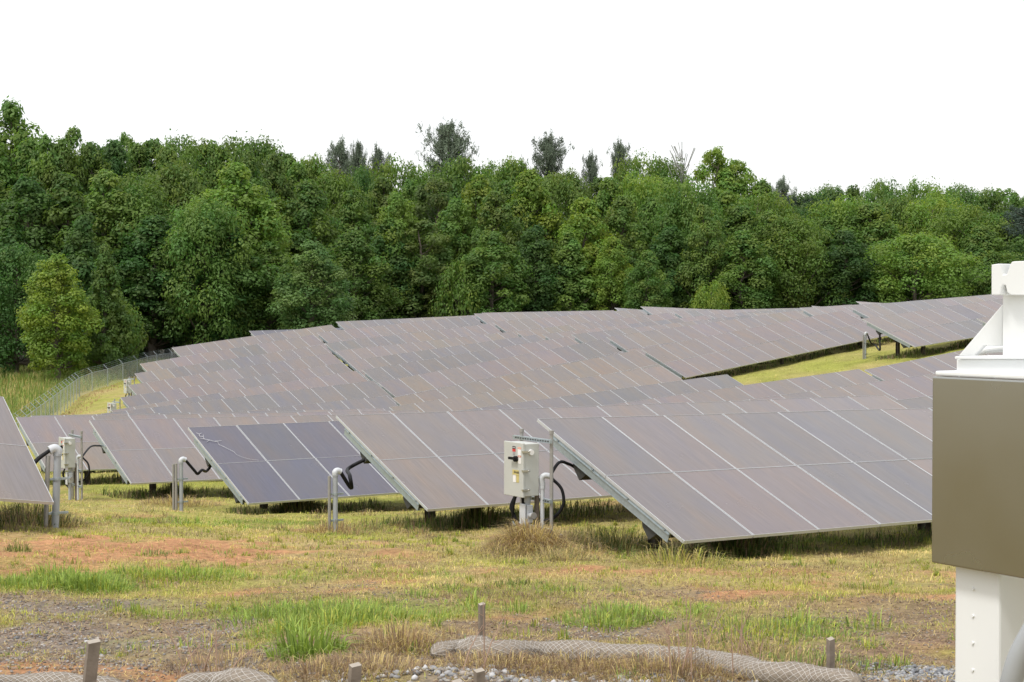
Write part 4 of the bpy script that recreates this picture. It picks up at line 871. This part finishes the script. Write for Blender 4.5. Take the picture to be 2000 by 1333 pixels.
ub.add(*blades(np.stack([P[:, 0], P[:, 1], ground_z(P[:, 0], P[:, 1])-.01], 1), rng.uniform(.1, .35, n), np.full(n, .01), np.clip(rng.normal(.6, .3, n), 0, 1.4), np.stack([GC[['deep', 'olive', 'brown'][i]] for i in rng.integers(0, 3, n)])*rng.uniform(.5, 1.2, (n, 1))))
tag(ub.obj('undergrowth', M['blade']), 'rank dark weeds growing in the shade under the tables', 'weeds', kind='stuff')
# tall meadow beyond the fence, rusty strip inside it
mb = Bl(); FPa = np.array(FP)
def side(x, y):
    """signed distance outside (+) of the fence line"""
    best_d = np.full(len(x), 1e9); sg = np.zeros(len(x))
    for a, b in zip(FPa[:-1], FPa[1:]):
        d = (b-a)[:2]; L2 = d@d; t = np.clip(((x-a[0])*d[0]+(y-a[1])*d[1])/L2, 0, 1); px_, py_ = a[0]+t*d[0], a[1]+t*d[1]; dd = np.hypot(x-px_, y-py_); s_ = np.sign(d[0]*(y-a[1])-d[1]*(x-a[0])); k = dd < best_d; best_d[k] = dd[k]; sg[k] = s_[k]
    return best_d*sg
n = 60000; x = rng.uniform(-62, -12, n); y = rng.uniform(95, 192, n); s_ = side(x, y); kp = (s_ > .6) & (s_ < 26); x, y, s_ = x[kp], y[kp], s_[kp]; n_ = len(x); c = fbm(x, y, 4, 60)
T_ = np.where((rng.random(n_) < np.clip((c-.3)*2, .1, .9))[:, None], GC['olive']*1.3, GC['straw']*.85); T_ = np.where((rng.random(n_) < .72)[:, None], GC['green']*.95, T_)*rng.uniform(.6, 1.2, (n_, 1))
mb.add(*blades(np.stack([x, y, ground_z(x, y)-.02], 1), rng.uniform(.6, 1.3, n_), np.full(n_, .05), np.clip(rng.normal(.4, .25, n_), 0, 1.2), T_))
tag(mb.obj('tall_meadow', M['blade']), 'tall uncut meadow grass beyond the chain link fence', 'meadow', kind='stuff')
rb = Bl(); n = 26000; x = rng.uniform(-50, -10, n); y = rng.uniform(95, 190, n); s_ = side(x, y); kp = (s_ < -.1) & (s_ > -1.6-1.2*fbm(x, y, 5, 8)); x, y = x[kp], y[kp]; n_ = len(x)
rb.add(*blades(np.stack([x, y, ground_z(x, y)-.02], 1), rng.uniform(.1, .3, n_), np.full(n_, .06), np.clip(rng.normal(.7, .3, n_), 0, 1.4), GC['rust']*rng.uniform(.8, 1.3, (n_, 1))))
tag(rb.obj('dead_grass', M['blade']), 'rust brown dead grass along the inside of the fence', 'dead grass', kind='stuff')
# brown thatch round the netting rolls and dry stalks
tb = Bl()
for px, py, rad, h, n in [(1000, 1300, .5, .10, 1500), (1150, 1302, .6, .13, 2200), (1300, 1310, .6, .15, 2000), (1420, 1315, .5, .15, 1200), (780, 1275, .45, .13, 1300), (720, 1310, .4, .14, 900), (620, 1320, .4, .14, 700), (1050, 1285, .35, .10, 700), (430, 1300, .4, .12, 600), (1600, 1320, .4, .12, 500), (880, 1245, .5, .07, 700), (1350, 1265, .5, .1, 700), (1480, 1285, .4, .13, 500)]:
    tuft_into(tb, hit(px, py), rad, h, n, ['brown', 'brown', 'rust', 'straw'], .95, .004, .02)
for i in range(60):
    px = rng.uniform(850, 1600); c = hit(px, 1296+max(0, px-1200)*.11+rng.uniform(-6, 12)); tuft_into(tb, c, .13, .10, 30, ['brown', 'straw', 'rust'], 1.2, .003, .03)
tag(tb.obj('dry_thatch', M['blade']), 'matted brown dead grass around the netting roll', 'dead grass', kind='stuff')
sb = MB()
for i in range(26):
    px = random.choice([random.uniform(1300, 1490), random.uniform(1300, 1490), random.uniform(900, 960), random.uniform(330, 470)]); c = hit(px, random.uniform(1290, 1332)); h = random.uniform(.15, .42); dx, dy = random.gauss(0, .08), random.gauss(0, .06)
    sb.tube([c-Z3*.02, c+np.array([dx*.4, dy*.4, h*.5]), c+np.array([dx, dy, h])], [.0035, .003, .0015], 4)
    for q in range(3):
        t = random.uniform(.4, .9); b = c+np.array([dx*t, dy*t, h*t]); sb.tube([b, b+np.array([random.gauss(0, .03), random.gauss(0, .03), random.uniform(.02, .07)])], [.002, .001], 3)
tag(sb.obj('dry_stalks', mat('dry_stalk', (.36, .24, .17), .8)), 'thin dead weed stalks rising in front of the netting roll', 'stalks', kind='stuff')

# stones and gravel
def stones(n_list, cols, name, label):
    B = Bl(); ico = np.array([(0, 0, 1), (.89, 0, .45), (.28, .85, .45), (-.72, .53, .45), (-.72, -.53, .45), (.28, -.85, .45), (.72, .53, -.45), (-.28, .85, -.45), (-.89, 0, -.45), (-.28, -.85, -.45), (.72, -.53, -.45), (0, 0, -1)])
    tri = np.array([(0, 1, 2), (0, 2, 3), (0, 3, 4), (0, 4, 5), (0, 5, 1), (1, 6, 2), (2, 7, 3), (3, 8, 4), (4, 9, 5), (5, 10, 1), (6, 7, 2), (7, 8, 3), (8, 9, 4), (9, 10, 5), (10, 6, 1), (6, 11, 7), (7, 11, 8), (8, 11, 9), (9, 11, 10), (10, 11, 6)])
    for x, y, s in n_list:
        n = len(x); sh = 1+rng.uniform(-.28, .28, (n, 12, 1)); V = ico[None]*sh*(s[:, None, None]*np.stack([rng.uniform(.8, 1.3, n), rng.uniform(.7, 1.1, n), rng.uniform(.5, .8, n)], 1)[:, None, :])
        a = rng.uniform(0, 6.28, n); ca, sa = np.cos(a)[:, None], np.sin(a)[:, None]; V = np.stack([V[:, :, 0]*ca-V[:, :, 1]*sa, V[:, :, 0]*sa+V[:, :, 1]*ca, V[:, :, 2]], 2)
        V += np.stack([x, y, ground_z(x, y)+s*.25], 1)[:, None]
        F_ = (tri[None]+12*np.arange(n)[:, None, None]).reshape(-1, 3); T_ = np.stack([cols[i] for i in rng.integers(0, len(cols), n)])*rng.uniform(.7, 1.25, (n, 1))
        B.add(V.reshape(-1, 3), F_, np.repeat(T_, 12, 0))
    tag(B.obj(name, M['stone']), label, 'gravel', kind='stuff')
x, y = scatter(60000, 7, 13); cl, gr, gn, br = masks(x, y); k = rng.random(len(x)) < gr*.42; x, y = x[k], y[k]
lst = [(x, y, rng.uniform(.004, .013, len(x)))]
greys = [np.array([.30, .29, .29]), np.array([.18, .17, .17]), np.array([.36, .33, .30]), np.array([.12, .11, .10]), np.array([.28, .21, .16]), np.array([.26, .19, .14])]
x, y = scatter(70000, 7.2, 14.5); k = (rng.random(len(x)) < bare(x, y)*.5+.03*(y < 12)); x, y = x[k], y[k]
stones([(x, y, rng.uniform(.003, .010, len(x)))], [np.array([.24, .17, .12]), np.array([.16, .11, .08]), np.array([.32, .24, .17]), np.array([.22, .20, .18])], 'soil_clods', 'small crumbs of reddish brown soil and stone chips on the bare ground')
stones(lst, greys, 'gravel', 'mixed grey gravel spread in the foreground')
def near(px, py, rx, ry, n): c = hit(px, py); return c[0]+rng.normal(0, rx, n), c[1]+rng.normal(0, ry, n)
L2 = []
for px, py, rx, ry, n, s0, s1 in [(1020, 1328, .55, .10, 170, .007, .026), (860, 1322, .25, .1, 60, .006, .02), (1150, 1333, .4, .08, 80, .007, .026), (250, 1265, .6, .3, 30, .006, .018), (90, 1250, .5, .3, 16, .006, .022), (1450, 1333, .4, .1, 30, .006, .018)]:
    x, y = near(px, py, rx, ry, n); L2.append((x, y, rng.uniform(s0, s1, n)))
stones(L2, [np.array([.34, .335, .33]), np.array([.27, .24, .21]), np.array([.42, .42, .42]), np.array([.22, .22, .22])], 'rubble', 'pale broken stones between the netting roll and the bottom edge')
x, y = near(1800, 1322, .55, .16, 2400); stones([(x, y, rng.uniform(.008, .017, len(x)))], [np.array([.22, .225, .235]), np.array([.14, .145, .155]), np.array([.30, .305, .31])], 'crushed_stone', 'blue grey crushed stone beside the white steel stand')

# ------------------------------------------------------------ netting rolls (erosion socks) and wooden stakes
def hill(p): return np.array([p[0], p[1], gz(p[0], p[1])])
M['sock'] = mat('sock_fill', (.22, .185, .145), .95, 0, .45, 60, .6); M['net'] = mat('netting', (.47, .445, .41), .6)
def sock(pxs, rad, label):
    P = [hit(x, y) for x, y in pxs]; c = [q + Z3*rad*.42 for q in bez(P, 16)]; o0 = hill(P[0]); e = empty('netting_roll', Vector(o0), label, 'erosion sock', 'netting rolls along the gravel')
    # resample
    c = [q-o0 for q in c]; cum = [0]
    for a, b in zip(c[:-1], c[1:]): cum.append(cum[-1]+np.linalg.norm(b-a))
    n = int(cum[-1]/.02); S = np.linspace(0, cum[-1], n); c = np.stack([np.interp(S, cum, [q[i] for q in c]) for i in range(3)], 1)
    nr = 26; V = []
    for i in range(n):
        t = c[min(i+1, n-1)]-c[max(i-1, 0)]; t /= np.linalg.norm(t); a = np.cross(t, Z3); a /= np.linalg.norm(a); b = np.cross(a, t)
        end = min(1, math.sqrt(max(1e-6, min(S[i], cum[-1]-S[i])/.1))); r_ = rad*end*(.74+.46*vnoise(np.array([S[i]]), np.array([0.]), .22, len(pxs))[0])
        for k in range(nr):
            th = 2*math.pi*k/nr; rr_ = r_*(1+.22*(vnoise(np.array([S[i]]), np.array([th*.3]), .09, 3)[0]-.5))
            V.append(c[i]+a*rr_*1.18*math.cos(th)+b*rr_*.82*math.sin(th))
    V = np.array(V); Fs = np.array([(i*nr+k, i*nr+(k+1) % nr, (i+1)*nr+(k+1) % nr, (i+1)*nr+k) for i in range(n-1) for k in range(nr)])
    me = fast_mesh('fill', V, Fs, [M['sock']], None, True); link('fill', me, e)
    # diamond netting standing proud of the fill
    G = V.reshape(n, nr, 3); cen = c[:, None]; G = cen+(G-cen)*1.05 + rng.normal(0, .0018, G.shape); NV, NF = [], []
    def strip(p, q, nrm):
        d = q-p; s_ = np.cross(d, nrm); s_ = s_/max(np.linalg.norm(s_), 1e-9)*.0010; k = len(NV); NV.extend([p-s_, q-s_, q+s_, p+s_]); NF.append((k, k+1, k+2, k+3))
    for i in range(0, n-2, 1):
        for k in range(i % 2, nr, 2):
            p = G[i, k]; nrm = p-c[i]
            strip(p, G[i+1, (k+1) % nr], nrm); strip(p, G[i+1, (k-1) % nr], nrm)
    link('netting', fast_mesh('netting', np.array(NV), np.array(NF), [M['net']]), e); return e
sock([(846, 1290), (900, 1280), (960, 1288), (1060, 1286), (1180, 1290), (1290, 1298), (1400, 1312), (1500, 1330), (1600, 1342), (1680, 1348)], .085, 'long grey netting roll lying across the foreground')
sock([(-60, 1352), (60, 1345), (150, 1346), (250, 1356)], .06, 'grey netting roll at the lower left corner beside the leaning stake')
sock([(340, 1350), (430, 1345), (480, 1345), (545, 1352)], .075, 'short humped netting roll near the bottom edge, left of centre')
def stake(px, py_base, depth, h, w_, leanx, leany, label):
    p = foot(px, py_base, depth); e = MB(); t_ = Z3*h+np.array([leanx, leany, 0])
    ax = np.cross(np.array([0, 1., 0]), t_/np.linalg.norm(t_)); a = np.array([math.cos(.5), math.sin(.5), 0])*w_/2; b = np.array([-math.sin(.5), math.cos(.5), 0])*w_/2*.8
    n = 7; V = []
    for i in range(n):
        q = -Z3*.15+(t_+Z3*.15)*i/(n-1); k = 1+random.gauss(0, .02)
        V += [q+(a+b)*k, q+(-a+b)*k, q+(-a-b)*k, q+(a-b)*k]
    V[-4] += Z3*.008; V[-2] += -Z3*.006
    Fs = [(i*4+k, i*4+(k+1) % 4, (i+1)*4+(k+1) % 4, (i+1)*4+k) for i in range(n-1) for k in range(4)]
    e.add(V, Fs, 0); e.add(V[-4:], [(0, 1, 2, 3)], 1); o = e.obj('wooden_stake', [M['wood'], M['wood_top']], None, Vector(p)); tag(o, label, 'stake', 'wooden stakes in the foreground')
stake(165, 1345, 7.3, .27, .055, .045, 0, 'split wooden stake leaning right at the lower left')
stake(686, 1345, 7.4, .155, .050, .02, 0, 'short dark stake cut by the bottom edge, left of the stones')
stake(941, 1262, 9.4, .245, .036, .0, 0, 'thin dark stake standing behind the long netting roll')
stake(936, 1342, 7.5, .105, .046, 0, 0, 'stubby dark stake among the pale stones at the bottom edge')
stake(893, 1345, 7.45, .06, .045, 0, 0, 'low pale stake end left of the stubby dark stake')
stake(1622, 1325, 7.9, .215, .034, .0, 0, 'round topped stake near the crushed stone at the right')
stake(1092, 1066, 17.0, .19, .05, .01, 0, 'small weathered stake right of the near switch box poles')
print('objects', len(bpy.data.objects))
